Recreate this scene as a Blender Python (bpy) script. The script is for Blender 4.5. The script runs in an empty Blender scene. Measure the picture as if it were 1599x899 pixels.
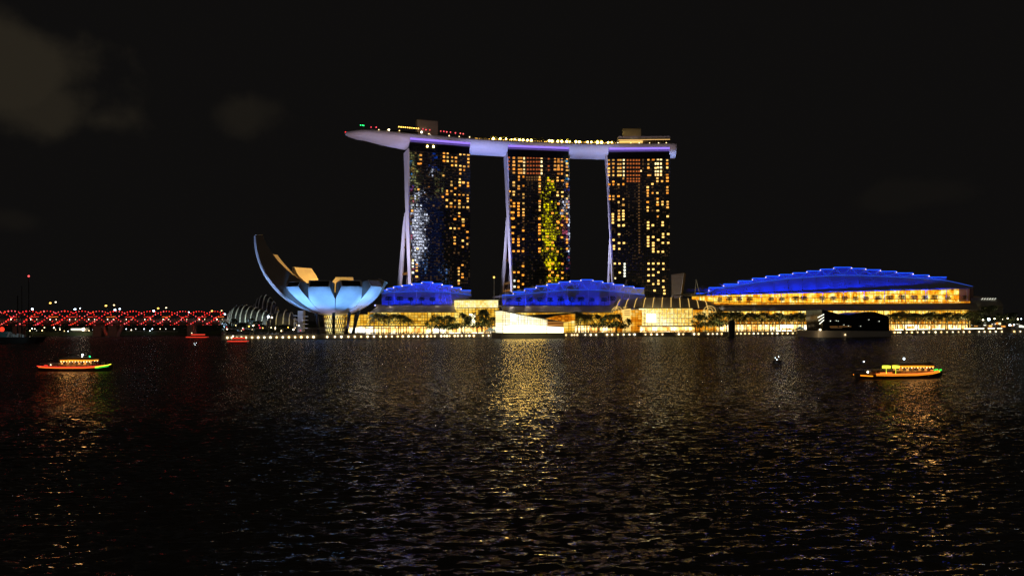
import bpy, bmesh, math, random
import numpy as np
from mathutils import Vector
R = math.radians
random.seed(7)
rng = np.random.default_rng(7)
scn = bpy.context.scene
COL = scn.collection

# ------------------------------------------------------------------ camera
CAM_H, F, CX, HY = 16.0, 1150.0, 799.5, 498.0      # eye height, focal length, axis and horizon (photo pixels)
cam = bpy.data.objects.new('camera', bpy.data.cameras.new('camera'))
COL.objects.link(cam)
cam.location = (0, 0, CAM_H)
cam.rotation_euler = (R(90), 0, 0)
cam.data.sensor_width = 36.0
cam.data.lens = 36.0 * F / 1599.0
cam.data.shift_y = (HY - 449.5) / 1599.0
cam.data.clip_start = 0.5
cam.data.clip_end = 20000
scn.camera = cam

# ------------------------------------------------------------------ world: night sky with faint lit clouds
world = bpy.data.worlds.new('World'); scn.world = world
world.use_nodes = True
nt = world.node_tree; nt.nodes.clear()
def wn(t): return nt.nodes.new(t)
w_out = wn('ShaderNodeOutputWorld'); w_bg = wn('ShaderNodeBackground'); w_bg2 = wn('ShaderNodeBackground'); w_add = wn('ShaderNodeAddShader')
sky = wn('ShaderNodeTexSky'); sky.sky_type = 'NISHITA'; sky.sun_disc = False
sky.sun_elevation = R(-4.0); sky.sun_rotation = R(200)
nt.links.new(sky.outputs[0], w_bg2.inputs[0]); w_bg2.inputs[1].default_value = 0.0004
tc = wn('ShaderNodeTexCoord')
def wmath(op, a, b=None, clamp=False):
    n = wn('ShaderNodeMath'); n.operation = op; n.use_clamp = clamp
    for i, s in enumerate((a, b)):
        if s is None: continue
        if isinstance(s, (int, float)): n.inputs[i].default_value = s
        else: nt.links.new(s, n.inputs[i])
    return n.outputs[0]
nz = wn('ShaderNodeTexNoise'); nz.inputs['Scale'].default_value = 10.0; nz.inputs['Detail'].default_value = 5.0; nz.inputs['Roughness'].default_value = 0.5
nt.links.new(tc.outputs['Generated'], nz.inputs['Vector'])
def cloud_blob(px, py, rx, ry, gain):
    d = Vector(((px - CX) / F, 1.0, (HY - py) / F)); d.normalize()
    sub = wn('ShaderNodeVectorMath'); sub.operation = 'SUBTRACT'; sub.inputs[1].default_value = d
    nt.links.new(tc.outputs['Generated'], sub.inputs[0])
    mul = wn('ShaderNodeVectorMath'); mul.operation = 'MULTIPLY'; mul.inputs[1].default_value = (1 / rx, 1 / rx, 1 / ry)
    nt.links.new(sub.outputs[0], mul.inputs[0])
    ln = wn('ShaderNodeVectorMath'); ln.operation = 'LENGTH'; nt.links.new(mul.outputs[0], ln.inputs[0])
    ang = wmath('SUBTRACT', 1.0, ln.outputs['Value'])
    k = wmath('ADD', ang, wmath('MULTIPLY', wmath('SUBTRACT', nz.outputs['Fac'], 0.5), 2.6))
    ms = wn('ShaderNodeMapRange'); ms.interpolation_type = 'SMOOTHSTEP'
    ms.inputs['From Min'].default_value = -0.05; ms.inputs['From Max'].default_value = 0.75
    ms.inputs['To Min'].default_value = 0; ms.inputs['To Max'].default_value = gain
    nt.links.new(k, ms.inputs['Value'])
    return ms.outputs[0]
cm = None
for b in ((5, 110, .12, .08, .95), (70, 165, .1, .05, .8), (165, 188, .055, .03, .6), (375, 180, .06, .034, .36), (20, 345, .04, .016, .16), (1425, 305, .07, .02, .1)):
    o = cloud_blob(*b); cm = o if cm is None else wmath('MAXIMUM', cm, o)
mix = wn('ShaderNodeMix'); mix.data_type = 'RGBA'
mix.inputs['A'].default_value = (0.0045, 0.0041, 0.0039, 1)
mix.inputs['B'].default_value = (0.0195, 0.0158, 0.0105, 1)
nt.links.new(cm, mix.inputs['Factor']); nt.links.new(mix.outputs['Result'], w_bg.inputs[0])
nt.links.new(w_bg.outputs[0], w_add.inputs[0]); nt.links.new(w_bg2.outputs[0], w_add.inputs[1]); nt.links.new(w_add.outputs[0], w_out.inputs[0])

# faint warm sun lamp, added as city glow from behind the viewer
moon = bpy.data.objects.new('moon', bpy.data.lights.new('moon', 'SUN')); COL.objects.link(moon)
moon.data.energy = 0.07; moon.data.angle = R(12); moon.data.color = (1, .84, .68); moon.rotation_euler = (R(58), 0, R(-14))

scn.view_settings.view_transform = 'Standard'; scn.view_settings.look = 'None'
scn.view_settings.exposure = 0.0; scn.view_settings.gamma = 1.0; scn.view_settings.use_curve_mapping = False
cy = scn.cycles
cy.max_bounces = 4; cy.diffuse_bounces = 2; cy.glossy_bounces = 3; cy.transparent_max_bounces = 6
cy.sample_clamp_indirect = 2.0; cy.sample_clamp_direct = 30.0; cy.use_denoising = True; cy.caustics_reflective = False; cy.caustics_refractive = False

# ------------------------------------------------------------------ helpers: pixels at a real distance
def E(px, py, Y): return np.array([(px - CX) * Y / F, Y, CAM_H - (py - HY) * Y / F])
def zat(py, Y): return CAM_H - (py - HY) * Y / F
SA = np.array([(400 - CX) * 568 / F, 568.0]); SB = np.array([(1500 - CX) * 814 / F, 814.0])
SE = (SB - SA) / np.linalg.norm(SB - SA); SN = np.array([-SE[1], SE[0]])
SHORE_ANG = math.atan2(SE[1], SE[0])
class Frame:
    """A vertical plane system: u runs along e, v runs away from the viewer along n."""
    def __init__(s, o, e): s.o = np.array(o[:2], float); s.e = np.array(e, float) / np.linalg.norm(e); s.n = np.array([-s.e[1], s.e[0]])
    def Y(s, px, v):
        d = np.array([(px - CX) / F, 1.0]); return (v + s.o @ s.n) / (d @ s.n)
    def pt(s, px, py, v): return E(px, py, s.Y(px, v))
    def u(s, px, v): y = s.Y(px, v); return (np.array([(px - CX) / F * y, y]) - s.o) @ s.e
    def at(s, u, v, z): p = s.o + u * s.e + v * s.n; return np.array([p[0], p[1], z])
    def z(s, px, py, v): return zat(py, s.Y(px, v))
SH = Frame(SA, SE)

def lin(c):
    c = np.array(c[:3], float) / 255.0
    return tuple(np.where(c <= .04045, c / 12.92, ((c + .055) / 1.055) ** 2.4))

# ------------------------------------------------------------------ materials
MATS = {}
def newmat(name):
    m = bpy.data.materials.new(name); m.use_nodes = True
    m.node_tree.nodes.clear(); MATS[name] = m
    return m
class NT:
    def __init__(s, m): s.t = m.node_tree; s.out = s.t.nodes.new('ShaderNodeOutputMaterial')
    def n(s, typ, **kw):
        x = s.t.nodes.new(typ)
        for k, v in kw.items(): setattr(x, k, v)
        return x
    def l(s, a, b): s.t.links.new(a, b)
    def math(s, op, a, b=None, c=None, clamp=False):
        x = s.n('ShaderNodeMath', operation=op, use_clamp=clamp)
        for i, q in enumerate((a, b, c)):
            if q is None: continue
            if isinstance(q, (int, float)): x.inputs[i].default_value = q
            else: s.l(q, x.inputs[i])
        return x.outputs[0]
    def vec(s, op, a, b=None):
        x = s.n('ShaderNodeVectorMath', operation=op)
        for i, q in enumerate((a, b)):
            if q is None: continue
            if isinstance(q, tuple): x.inputs[i].default_value = q
            else: s.l(q, x.inputs[i])
        return x.outputs[0]
def pbr(name, col, rough=0.6, metal=0.0, noise=0.0, nscale=0.3, spec=0.5, bump=0.0):
    """col: linear base colour; noise: how much wear and dirt varies it"""
    m = newmat(name); t = NT(m); b = t.n('ShaderNodeBsdfPrincipled')
    b.inputs['Roughness'].default_value = rough; b.inputs['Metallic'].default_value = metal
    b.inputs['Base Color'].default_value = (*col, 1); b.inputs['Specular IOR Level'].default_value = spec
    if noise:
        c = t.n('ShaderNodeTexCoord'); z = t.n('ShaderNodeTexNoise'); z.inputs['Scale'].default_value = nscale; z.inputs['Detail'].default_value = 4
        t.l(c.outputs['Object'], z.inputs['Vector'])
        mr = t.n('ShaderNodeMapRange'); mr.inputs['To Min'].default_value = 1 - noise; mr.inputs['To Max'].default_value = 1 + noise
        t.l(z.outputs['Fac'], mr.inputs['Value'])
        mx = t.n('ShaderNodeVectorMath', operation='SCALE'); mx.inputs[0].default_value = col; t.l(mr.outputs[0], mx.inputs['Scale'])
        t.l(mx.outputs[0], b.inputs['Base Color'])
        if bump:
            bp = t.n('ShaderNodeBump'); bp.inputs['Strength'].default_value = bump; t.l(z.outputs['Fac'], bp.inputs['Height']); t.l(bp.outputs[0], b.inputs['Normal'])
    t.l(b.outputs[0], t.out.inputs[0]); return m
def glow(name, rgb, strength=1.0, vary=0.0, col2=None):
    """a lamp, strip or lit pane; vary and col2 change it from one lamp to the next"""
    m = newmat(name); t = NT(m); e = t.n('ShaderNodeEmission'); c = lin(rgb)
    e.inputs[0].default_value = (*c, 1); e.inputs[1].default_value = strength
    if vary or col2:
        oi = t.n('ShaderNodeObjectInfo')
        mr = t.n('ShaderNodeMapRange'); mr.inputs['To Min'].default_value = strength * (1 - vary); mr.inputs['To Max'].default_value = strength * (1 + vary)
        t.l(oi.outputs['Random'], mr.inputs['Value']); t.l(mr.outputs[0], e.inputs[1])
        if col2:
            fr = t.math('FRACT', t.math('MULTIPLY', oi.outputs['Random'], 7.31))
            mx = t.n('ShaderNodeMix', data_type='RGBA'); mx.inputs['A'].default_value = (*c, 1); mx.inputs['B'].default_value = (*lin(col2), 1)
            t.l(fr, mx.inputs['Factor']); t.l(mx.outputs['Result'], e.inputs[0])
    t.l(e.outputs[0], t.out.inputs[0]); return m
def lit_glass(name, stops, strength, cw, ch, line=0.1, patch=0.06, dark=0.0, seed=0.0):
    """lit glazing: panes of cw x ch metres, each its own warmth, rooms behind of varying brightness, thin dark glazing bars"""
    m = newmat(name); t = NT(m); uv = t.n('ShaderNodeUVMap')
    sc = t.vec('DIVIDE', uv.outputs[0], (cw, ch, 1)); fl = t.vec('FLOOR', sc)
    wn_ = t.n('ShaderNodeTexWhiteNoise', noise_dimensions='2D'); t.l(fl, wn_.inputs['Vector'])
    z = t.n('ShaderNodeTexNoise'); z.inputs['Scale'].default_value = patch; z.inputs['Detail'].default_value = 3
    t.l(t.vec('ADD', uv.outputs[0], (seed, seed, seed)), z.inputs['Vector'])
    k = t.math('ADD', t.math('MULTIPLY', wn_.outputs['Value'], 0.35), t.math('MULTIPLY', t.math('SUBTRACT', z.outputs['Fac'], 0.28), 1.5))
    r = t.n('ShaderNodeValToRGB'); t.l(k, r.inputs[0]); cr = r.color_ramp
    cr.elements[0].position = stops[0][0]; cr.elements[0].color = (*lin(stops[0][1]), 1)
    cr.elements[1].position = stops[-1][0]; cr.elements[1].color = (*lin(stops[-1][1]), 1)
    for p, c in stops[1:-1]: x = cr.elements.new(p); x.color = (*lin(c), 1)
    fx = t.n('ShaderNodeSeparateXYZ'); t.l(t.vec('FRACTION', sc), fx.inputs[0])
    bars = t.math('MULTIPLY', t.math('GREATER_THAN', fx.outputs[0], line), t.math('GREATER_THAN', fx.outputs[1], line * 1.3))
    s = t.math('MULTIPLY', t.math('ADD', t.math('MULTIPLY', bars, 0.75), 0.25), strength)
    e = t.n('ShaderNodeEmission'); t.l(r.outputs[0], e.inputs[0]); t.l(s, e.inputs[1])
    t.l(e.outputs[0], t.out.inputs[0]); return m

M = dict(
    white_panel=pbr('white_panel', (.72, .72, .74), .5, noise=.16, nscale=.22),
    white_steel=pbr('white_steel', (.7, .7, .72), .4),
    petal_side=pbr('petal_side', (.27, .22, .19), .6, noise=.15, nscale=.2),
    dark_glass=pbr('dark_glass', (.006, .006, .008), .08, spec=.6),
    black_metal=pbr('black_metal', (.012, .012, .013), .5),
    dark_steel=pbr('dark_steel', (.05, .05, .055), .45, metal=.4),
    concrete=pbr('concrete', (.26, .235, .19), .85, noise=.25, nscale=.25),
    pale_concrete=pbr('pale_concrete', (.4, .37, .35), .8, noise=.12, nscale=.2),
    paving=pbr('paving', (.16, .14, .12), .8, noise=.2, nscale=.4),
    eave=pbr('eave', (.3, .28, .24), .5, noise=.12, nscale=.2),
    roof_cloth=pbr('roof_cloth', (.36, .38, .46), .5, noise=.08, nscale=.08),
    hull_panel=pbr('hull_panel', (.6, .58, .6), .42, noise=.12, nscale=.5, bump=.15),
    leaf=pbr('leaf', (.085, .1, .034), .6, noise=.5, nscale=1.2),
    leaf_dark=pbr('leaf_dark', (.045, .058, .022), .65, noise=.5, nscale=1.2),
    bark=pbr('bark', (.1, .08, .06), .85, noise=.3, nscale=2.0),
    wood=pbr('wood', (.16, .085, .04), .6, noise=.3, nscale=1.0),
    hull_paint=pbr('hull_paint', (.035, .02, .015), .4, noise=.3, nscale=.6),
    red_paint=pbr('red_paint', (.35, .03, .02), .45),
    teal_paint=pbr('teal_paint', (.12, .3, .33), .5),
    grass=pbr('grass', (.04, .055, .02), .9, noise=.4, nscale=.2),
    lamp_white=glow('lamp_white', (255, 236, 200), 9, .25),
    lamp_warm=glow('lamp_warm', (255, 208, 128), 3.6, .35, (255, 238, 200)),
    lamp_cool=glow('lamp_cool', (215, 235, 255), 9, .3),
    lamp_amber=glow('lamp_amber', (255, 190, 80), 6, .3),
    lamp_red=glow('lamp_red', (255, 34, 44), 2.0, .35, (255, 60, 30)),
    lamp_red_pale=glow('lamp_red_pale', (255, 100, 90), 2.2, .4, (255, 60, 90)),
    lamp_green=glow('lamp_green', (40, 255, 120), 4),
    lamp_deck=glow('lamp_deck', (255, 222, 110), 26, .35),
    led_blue=glow('led_blue', (30, 90, 255), 1.5),
    led_blue_thin=glow('led_blue_thin', (60, 110, 255), .9),
    led_pink=glow('led_pink', (255, 215, 225), 2.5, .4),
    led_violet=glow('led_violet', (160, 128, 255), 1.15),
    led_violet_dim=glow('led_violet_dim', (130, 105, 215), .7),
    led_orange=glow('led_orange', (255, 120, 40), 2.0),
    led_red=glow('led_red', (255, 62, 44), 1.7),
    led_lime=glow('led_lime', (225, 235, 60), 2.4),
    led_green=glow('led_green', (60, 230, 70), 1.5),
    canopy_amber=glow('canopy_amber', (255, 150, 30), 1.6),
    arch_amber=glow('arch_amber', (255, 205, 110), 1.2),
    win=glow('win', (255, 205, 112), 1.25, .6, (255, 150, 44)),
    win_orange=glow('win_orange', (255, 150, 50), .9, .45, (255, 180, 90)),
    win_cream=glow('win_cream', (255, 232, 170), 1.7, .4, (255, 200, 120)),
    win_dim=glow('win_dim', (150, 100, 50), .5, .6, (120, 90, 60)),
    win_red=glow('win_red', (205, 110, 50), .7, .8, (140, 60, 35)),
    win_white=glow('win_white', (245, 245, 225), 1.6, .3),
    strip_white=glow('strip_white', (255, 244, 200), 3.5, .3),
)
AM = [(0.05, (80, 48, 6)), (0.3, (190, 130, 24)), (0.55, (240, 184, 58)), (0.8, (255, 222, 112)), (1.0, (255, 246, 190))]
M['glass_hall'] = lit_glass('glass_hall', AM, 1.2, 3.0, 2.4, .12, .03)
M['glass_hall_right'] = lit_glass('glass_hall_right', [(0.05, (130, 76, 10)), (.35, (230, 156, 36)), (.6, (255, 205, 80)), (.9, (255, 240, 170))], 1.7, 2.6, 5.0, .16, .05, seed=40)
M['glass_bright'] = lit_glass('glass_bright', [(0.0, (190, 134, 36)), (.35, (246, 200, 88)), (.6, (255, 232, 145)), (.9, (255, 250, 210))], 1.5, 1.9, 1.9, .12, .045, seed=11)
M['glass_pavilion'] = lit_glass('glass_pavilion', [(0.0, (235, 205, 120)), (.3, (255, 240, 185)), (.6, (255, 255, 230)), (.9, (255, 255, 250))], 1.5, 1.9, 1.9, .1, .04, seed=3)
M['glass_shop'] = lit_glass('glass_shop', [(0.05, (90, 50, 15)), (.3, (205, 140, 60)), (.55, (255, 215, 130)), (.8, (255, 250, 225)), (1, (245, 240, 255))], 3.2, 1.6, 4.0, .14, .09, seed=23)
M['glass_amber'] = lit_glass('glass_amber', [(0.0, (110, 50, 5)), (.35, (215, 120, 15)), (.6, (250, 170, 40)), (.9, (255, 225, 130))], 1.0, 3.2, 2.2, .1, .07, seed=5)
M['glass_terrace'] = lit_glass('glass_terrace', [(0.0, (110, 52, 3)), (.28, (220, 128, 14)), (.55, (255, 192, 52)), (.85, (255, 240, 160))], 1.6, 2.1, 5.6, .12, .13, seed=77)

# curtain wall of the hotel towers: dark reflecting glass, every pane set a hair differently
def curtain(name, pane_w, pane_h, tilt):
    m = newmat(name); t = NT(m); uv = t.n('ShaderNodeUVMap')
    sc = t.vec('DIVIDE', uv.outputs[0], (pane_w, pane_h, 1)); fl = t.vec('FLOOR', sc)
    w = t.n('ShaderNodeTexWhiteNoise', noise_dimensions='2D'); t.l(fl, w.inputs['Vector'])
    off = t.vec('MULTIPLY', t.vec('SUBTRACT', w.outputs['Color'], (.5, .5, .5)), (tilt, tilt, tilt * 1.2))
    g = t.n('ShaderNodeNewGeometry'); nn = t.vec('NORMALIZE', t.vec('ADD', g.outputs['Normal'], off))
    fx = t.n('ShaderNodeSeparateXYZ'); t.l(t.vec('FRACTION', sc), fx.inputs[0])
    bar = t.math('MAXIMUM', t.math('LESS_THAN', fx.outputs[0], .10), t.math('LESS_THAN', fx.outputs[1], .22))
    gl = t.n('ShaderNodeBsdfGlossy'); gl.inputs['Roughness'].default_value = .03; gl.inputs['Color'].default_value = (.55, .56, .6, 1); t.l(nn, gl.inputs['Normal'])
    b = t.n('ShaderNodeBsdfPrincipled'); b.inputs['Base Color'].default_value = (.022, .022, .024, 1); b.inputs['Roughness'].default_value = .35
    mx = t.n('ShaderNodeMixShader'); t.l(t.math('MULTIPLY', t.math('SUBTRACT', 1.0, bar), .6), mx.inputs[0]); t.l(b.outputs[0], mx.inputs[1]); t.l(gl.outputs[0], mx.inputs[2])
    t.l(mx.outputs[0], t.out.inputs[0]); return m
M['curtain'] = curtain('curtain', 1.95, 3.0, .007)

# ------------------------------------------------------------------ mesh building
class MB:
    def __init__(s): s.v = []; s.f = []; s.m = []; s.smooth = []
    def add(s, verts, faces, mi=0, smooth=False):
        o = len(s.v); s.v += [tuple(map(float, p)) for p in verts]
        for f in faces: s.f.append(tuple(o + i for i in f)); s.m.append(mi); s.smooth.append(smooth)
        return s
    def box(s, c, e, hu, hv, hz, mi=0):
        """box about centre c, half sizes along e, across it, and up"""
        c = np.array(c, float); e = np.array([e[0], e[1], 0.0]); n = np.array([-e[1], e[0], 0.0]); k = np.array([0, 0, 1.0])
        P = [c + a * hu * e + b * hv * n + d * hz * k for d in (-1, 1) for b in (-1, 1) for a in (-1, 1)]
        return s.add(P, [(0, 2, 3, 1), (4, 5, 7, 6), (0, 1, 5, 4), (2, 6, 7, 3), (0, 4, 6, 2), (1, 3, 7, 5)], mi)
    def tube(s, pts, r, n=6, mi=0, cap=True):
        pts = [np.array(p, float) for p in pts]; rs = r if hasattr(r, '__len__') else [r] * len(pts)
        rings = []
        for i, p in enumerate(pts):
            d = pts[min(i + 1, len(pts) - 1)] - pts[max(i - 1, 0)]; d /= (np.linalg.norm(d) + 1e-9)
            a = np.cross(d, [0, 0, 1.0]) if abs(d[2]) < .95 else np.cross(d, [1.0, 0, 0]); a /= np.linalg.norm(a); b = np.cross(d, a)
            rings.append([p + rs[i] * (math.cos(2 * math.pi * k / n) * a + math.sin(2 * math.pi * k / n) * b) for k in range(n)])
        V = [q for rg in rings for q in rg]; Fc = []
        for i in range(len(pts) - 1):
            for k in range(n): Fc.append((i * n + k, i * n + (k + 1) % n, (i + 1) * n + (k + 1) % n, (i + 1) * n + k))
        if cap: Fc += [tuple(range(n))[::-1], tuple((len(pts) - 1) * n + k for k in range(n))]
        return s.add(V, Fc, mi, True)
    def grid(s, rows, mi=0, smooth=True, flip=False):
        nr, nc = len(rows), len(rows[0]); V = [p for r_ in rows for p in r_]; Fc = []
        for i in range(nr - 1):
            for j in range(nc - 1):
                f = (i * nc + j, i * nc + j + 1, (i + 1) * nc + j + 1, (i + 1) * nc + j)
                Fc.append(f[::-1] if flip else f)
        return s.add(V, Fc, mi, smooth)
    def prism(s, poly, off, mi=0):
        """closed polygon of 3-D points, extruded by the vector off"""
        n = len(poly); off = np.array(off, float); V = [np.array(p) for p in poly] + [np.array(p) + off for p in poly]
        return s.add(V, [tuple(range(n)), tuple(range(2 * n - 1, n - 1, -1))] + [(i, n + i, n + (i + 1) % n, (i + 1) % n) for i in range(n)], mi)
    def ball(s, c, r, mi=0, nu=8, nv=5, sz=1.0):
        V = [(c[0], c[1], c[2] - r * sz)]
        for j in range(1, nv):
            t = math.pi * j / nv - math.pi / 2
            for i in range(nu):
                a = 2 * math.pi * i / nu; V.append((c[0] + r * math.cos(t) * math.cos(a), c[1] + r * math.cos(t) * math.sin(a), c[2] + r * sz * math.sin(t)))
        V.append((c[0], c[1], c[2] + r * sz)); Fc = []
        for i in range(nu):
            Fc.append((0, 1 + (i + 1) % nu, 1 + i))
            for j in range(nv - 2):
                a = 1 + j * nu; Fc.append((a + i, a + (i + 1) % nu, a + nu + (i + 1) % nu, a + nu + i))
            a = 1 + (nv - 2) * nu; Fc.append((a + i, a + (i + 1) % nu, len(V) - 1))
        return s.add(V, Fc, mi, True)
    def mesh(s, name, mats, origin=(0, 0, 0), e=None, recalc=True):
        me = bpy.data.meshes.new(name); V = np.array(s.v, float).reshape(-1, 3)
        me.from_pydata((V - np.array(origin)).tolist(), [], s.f)
        for m in (mats if isinstance(mats, (list, tuple)) else [mats]): me.materials.append(M[m] if isinstance(m, str) else m)
        me.polygons.foreach_set('material_index', s.m); me.polygons.foreach_set('use_smooth', s.smooth)
        e = SE if e is None else np.array(e)
        uvl = me.uv_layers.new(name='UVMap'); idx = np.zeros(len(me.loops), int); me.loops.foreach_get('vertex_index', idx)
        U = V[:, 0] * e[0] + V[:, 1] * e[1]; uvl.data.foreach_set('uv', np.stack([U[idx], V[:, 2][idx]], 1).ravel())
        if recalc:
            bm = bmesh.new(); bm.from_mesh(me); bmesh.ops.recalc_face_normals(bm, faces=bm.faces); bm.to_mesh(me); bm.free()
        me.update(); return me
    def build(s, name, mats, parent=None, e=None, recalc=True, origin=None):
        base = world_loc(parent) if parent is not None else (np.array(origin, float) if origin is not None else np.zeros(3))
        o = bpy.data.objects.new(name, s.mesh(name, mats, base, e, recalc)); COL.objects.link(o)
        if parent is not None: o.parent = parent
        else: o.location = base
        return o
def world_loc(o):
    p = np.zeros(3)
    while o is not None: p = p + np.array(o.location); o = o.parent
    return p
def tag(o, label=None, cat=None, group=None, kind=None):
    if label: o['label'] = label
    if cat: o['category'] = cat
    if group: o['group'] = group
    if kind: o['kind'] = kind
    return o
def thing(name, loc, label, cat, group=None):
    o = bpy.data.objects.new(name, None); o.location = tuple(map(float, loc)); o.empty_display_size = 2; COL.objects.link(o)
    return tag(o, label, cat, group)
def place(name, me, loc, parent=None, rotz=0.0, scale=1.0):
    o = bpy.data.objects.new(name, me); COL.objects.link(o)
    if parent is not None: o.parent = parent; loc = np.array(loc, float) - world_loc(parent)
    o.location = tuple(map(float, loc)); o.rotation_euler = (0, 0, rotz)
    o.scale = (scale,) * 3 if not hasattr(scale, '__len__') else scale
    return o
def spot(name, loc, target, rgb, power, angle=60, blend=.6, radius=.4):
    l = bpy.data.lights.new(name, 'SPOT'); l.energy = power; l.color = rgb; l.spot_size = R(angle); l.spot_blend = blend; l.shadow_soft_size = radius
    o = bpy.data.objects.new(name, l); COL.objects.link(o); o.location = tuple(map(float, loc))
    d = Vector(tuple(map(float, np.array(target) - np.array(loc)))); o.rotation_euler = d.to_track_quat('-Z', 'Y').to_euler(); return o
ORD = 'leftmost,second,third,fourth,fifth,sixth,seventh,eighth,ninth,tenth,eleventh,twelfth,thirteenth,fourteenth,fifteenth,sixteenth,seventeenth,eighteenth,nineteenth,twentieth'.split(',')
def nth(i): return ORD[0] if i == 0 else ORD[i] + ' from left'
def seq(a, b, n): return [a + (b - a) * i / (n - 1) for i in range(n)]
def spx(mb, poly, v, depth, fr=SH, mi=0):
    """prism whose front face, on the plane v of frame fr, has the given photo outline"""
    P = [fr.pt(x, y, v) for x, y in poly]
    return mb.prism(P, (*(fr.n * depth), 0), mi)

# ------------------------------------------------------------------ water, ground
def water():
    m = newmat('water'); t = NT(m); g = t.n('ShaderNodeNewGeometry'); p = g.outputs['Position']
    def slopes(sx, sy, scale, amp, detail):
        z = t.n('ShaderNodeTexNoise'); z.inputs['Scale'].default_value = scale; z.inputs['Detail'].default_value = detail; z.inputs['Roughness'].default_value = .55
        mp = t.n('ShaderNodeMapping'); mp.inputs['Scale'].default_value = (sx, sy, 1); mp.inputs['Rotation'].default_value = (0, 0, R(-12))
        t.l(p, mp.inputs['Vector']); t.l(mp.outputs[0], z.inputs['Vector'])
        return t.vec('MULTIPLY', t.vec('SUBTRACT', z.outputs['Color'], (.5, .5, .5)), (amp * .25, amp, 0))
    lost = t.n('ShaderNodeAttribute'); lost.attribute_name = 'small_waves'
    lost = t.n('ShaderNodeAttribute'); lost.attribute_name = 'small_waves'
    a = slopes(.4, 1.0, 1.3, 60, 2); a2 = t.n('ShaderNodeVectorMath', operation='SCALE'); t.l(a, a2.inputs[0]); t.l(lost.outputs['Fac'], a2.inputs['Scale'])
    b = slopes(.5, 1.0, 5.0, .75, 2); c = slopes(.5, 1.0, .06, .3, 3)
    sl = t.vec('ADD', t.vec('ADD', a2.outputs[0], b), c)
    # wave backs hide behind the crests before them: what is seen of the sea at a low angle are the faces that lean towards the eye
    ih = t.vec('NORMALIZE', t.vec('MULTIPLY', g.outputs['Incoming'], (1, 1, 0)))
    sp = t.n('ShaderNodeSeparateXYZ'); t.l(g.outputs['Incoming'], sp.inputs[0]); el = t.math('ABSOLUTE', sp.outputs[2])
    dt = t.n('ShaderNodeVectorMath', operation='DOT_PRODUCT'); t.l(sl, dt.inputs[0]); t.l(ih, dt.inputs[1])
    fold = t.math('SUBTRACT', t.math('SUBTRACT', t.math('ABSOLUTE', t.math('ADD', dt.outputs['Value'], el)), el), dt.outputs['Value'])
    fv = t.n('ShaderNodeVectorMath', operation='SCALE'); t.l(ih, fv.inputs[0]); t.l(fold, fv.inputs['Scale'])
    nn = t.vec('NORMALIZE', t.vec('ADD', g.outputs['Normal'], t.vec('ADD', sl, fv.outputs[0])))
    s = t.n('ShaderNodeBsdfPrincipled'); s.inputs['Base Color'].default_value = (.05, .043, .036, 1); s.inputs['Roughness'].default_value = .06
    s.inputs['IOR'].default_value = 1.5; s.inputs['Specular IOR Level'].default_value = .5
    t.l(nn, s.inputs['Normal']); t.l(s.outputs[0], t.out.inputs[0])
    # surface: rows spread out with distance, swell and chop modelled where they are large enough to see
    ys = [14.0]
    while ys[-1] < 560: y = ys[-1]; ys.append(y + max(.11, y * y / (F * CAM_H) * .85))
    ys = np.array(ys); ks = np.linspace(-.86, .86, 1250)
    Yg, Kg = np.meshgrid(ys, ks, indexing='ij'); Xg = Yg * Kg; Zg = np.zeros_like(Xg); full = 0.0; kept = np.zeros_like(Xg)
    dy = np.gradient(ys)[:, None]; dx = Yg * (ks[1] - ks[0])
    r2 = np.random.default_rng(3)
    for i in range(110):
        L = .38 * (3.0 / .38) ** r2.random(); th = R(90 + 8) + r2.normal() * .28; k = 2 * math.pi / L
        kx, ky = k * math.cos(th), k * math.sin(th); A = .0034 * L * (L / 1.2) ** -.2
        att = np.clip((L / abs(math.sin(th) + 1e-6) / dy - 2.5) / 4, 0, 1) * np.clip((L / (abs(math.cos(th)) + 1e-6) / dx - 2.5) / 4, 0, 1)
        ph = kx * Xg + ky * Yg + r2.random() * 6.283
        Zg += A * att * (np.sin(ph) + .25 * np.cos(2 * ph)); full += (A * k) ** 2 / 2; kept += (A * k * att) ** 2 / 2
    Zg *= np.clip((560 - Yg) / 60, 0, 1)
    nr, nc = Xg.shape; V = np.stack([Xg, Yg, Zg], -1).reshape(-1, 3)
    i, j = np.meshgrid(np.arange(nr - 1), np.arange(nc - 1), indexing='ij'); a0 = (i * nc + j).ravel()
    Q = np.stack([a0, a0 + 1, a0 + nc + 1, a0 + nc], 1)
    # flat remainder: far water, and the sides and the back
    base = len(V); Xe = np.array([Xg[-1, 0], Xg[-1, -1]])
    ext = np.array([[Xe[0], 560, 0], [Xe[1], 560, 0]]); yl = ys[-1]
    far = [[Xg[-1, 0], yl, 0], [Xg[-1, -1], yl, 0], [6000, 6000, 0], [-6000, 6000, 0], [6000, -900, 0], [-6000, -900, 0], [Xg[0, 0], ys[0], 0], [Xg[0, -1], ys[0], 0]]
    V = np.vstack([V, np.array(far)]); lostv = np.sqrt(np.clip(full - kept, 0, None)).ravel(); lostv = np.append(lostv, [math.sqrt(full)] * len(far))
    FQ = [(base, base + 1, base + 2, base + 3), (base + 1, base + 7, base + 4, base + 2), (base, base + 3, base + 5, base + 6), (base + 7, base + 6, base + 5, base + 4)]
    me = bpy.data.meshes.new('water'); me.from_pydata(V.tolist(), [], [tuple(q) for q in Q.tolist()] + FQ); me.materials.append(m)
    me.polygons.foreach_set('use_smooth', [True] * len(me.polygons)); at_ = me.attributes.new('small_waves', 'FLOAT', 'POINT'); at_.data.foreach_set('value', lostv.astype(np.float32)); me.update(); print('rms slope', math.sqrt(full))
    o = bpy.data.objects.new('water', me); COL.objects.link(o); tag(o, 'dark rippling bay water with glints of light', None, None, 'structure')
water()

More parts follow.
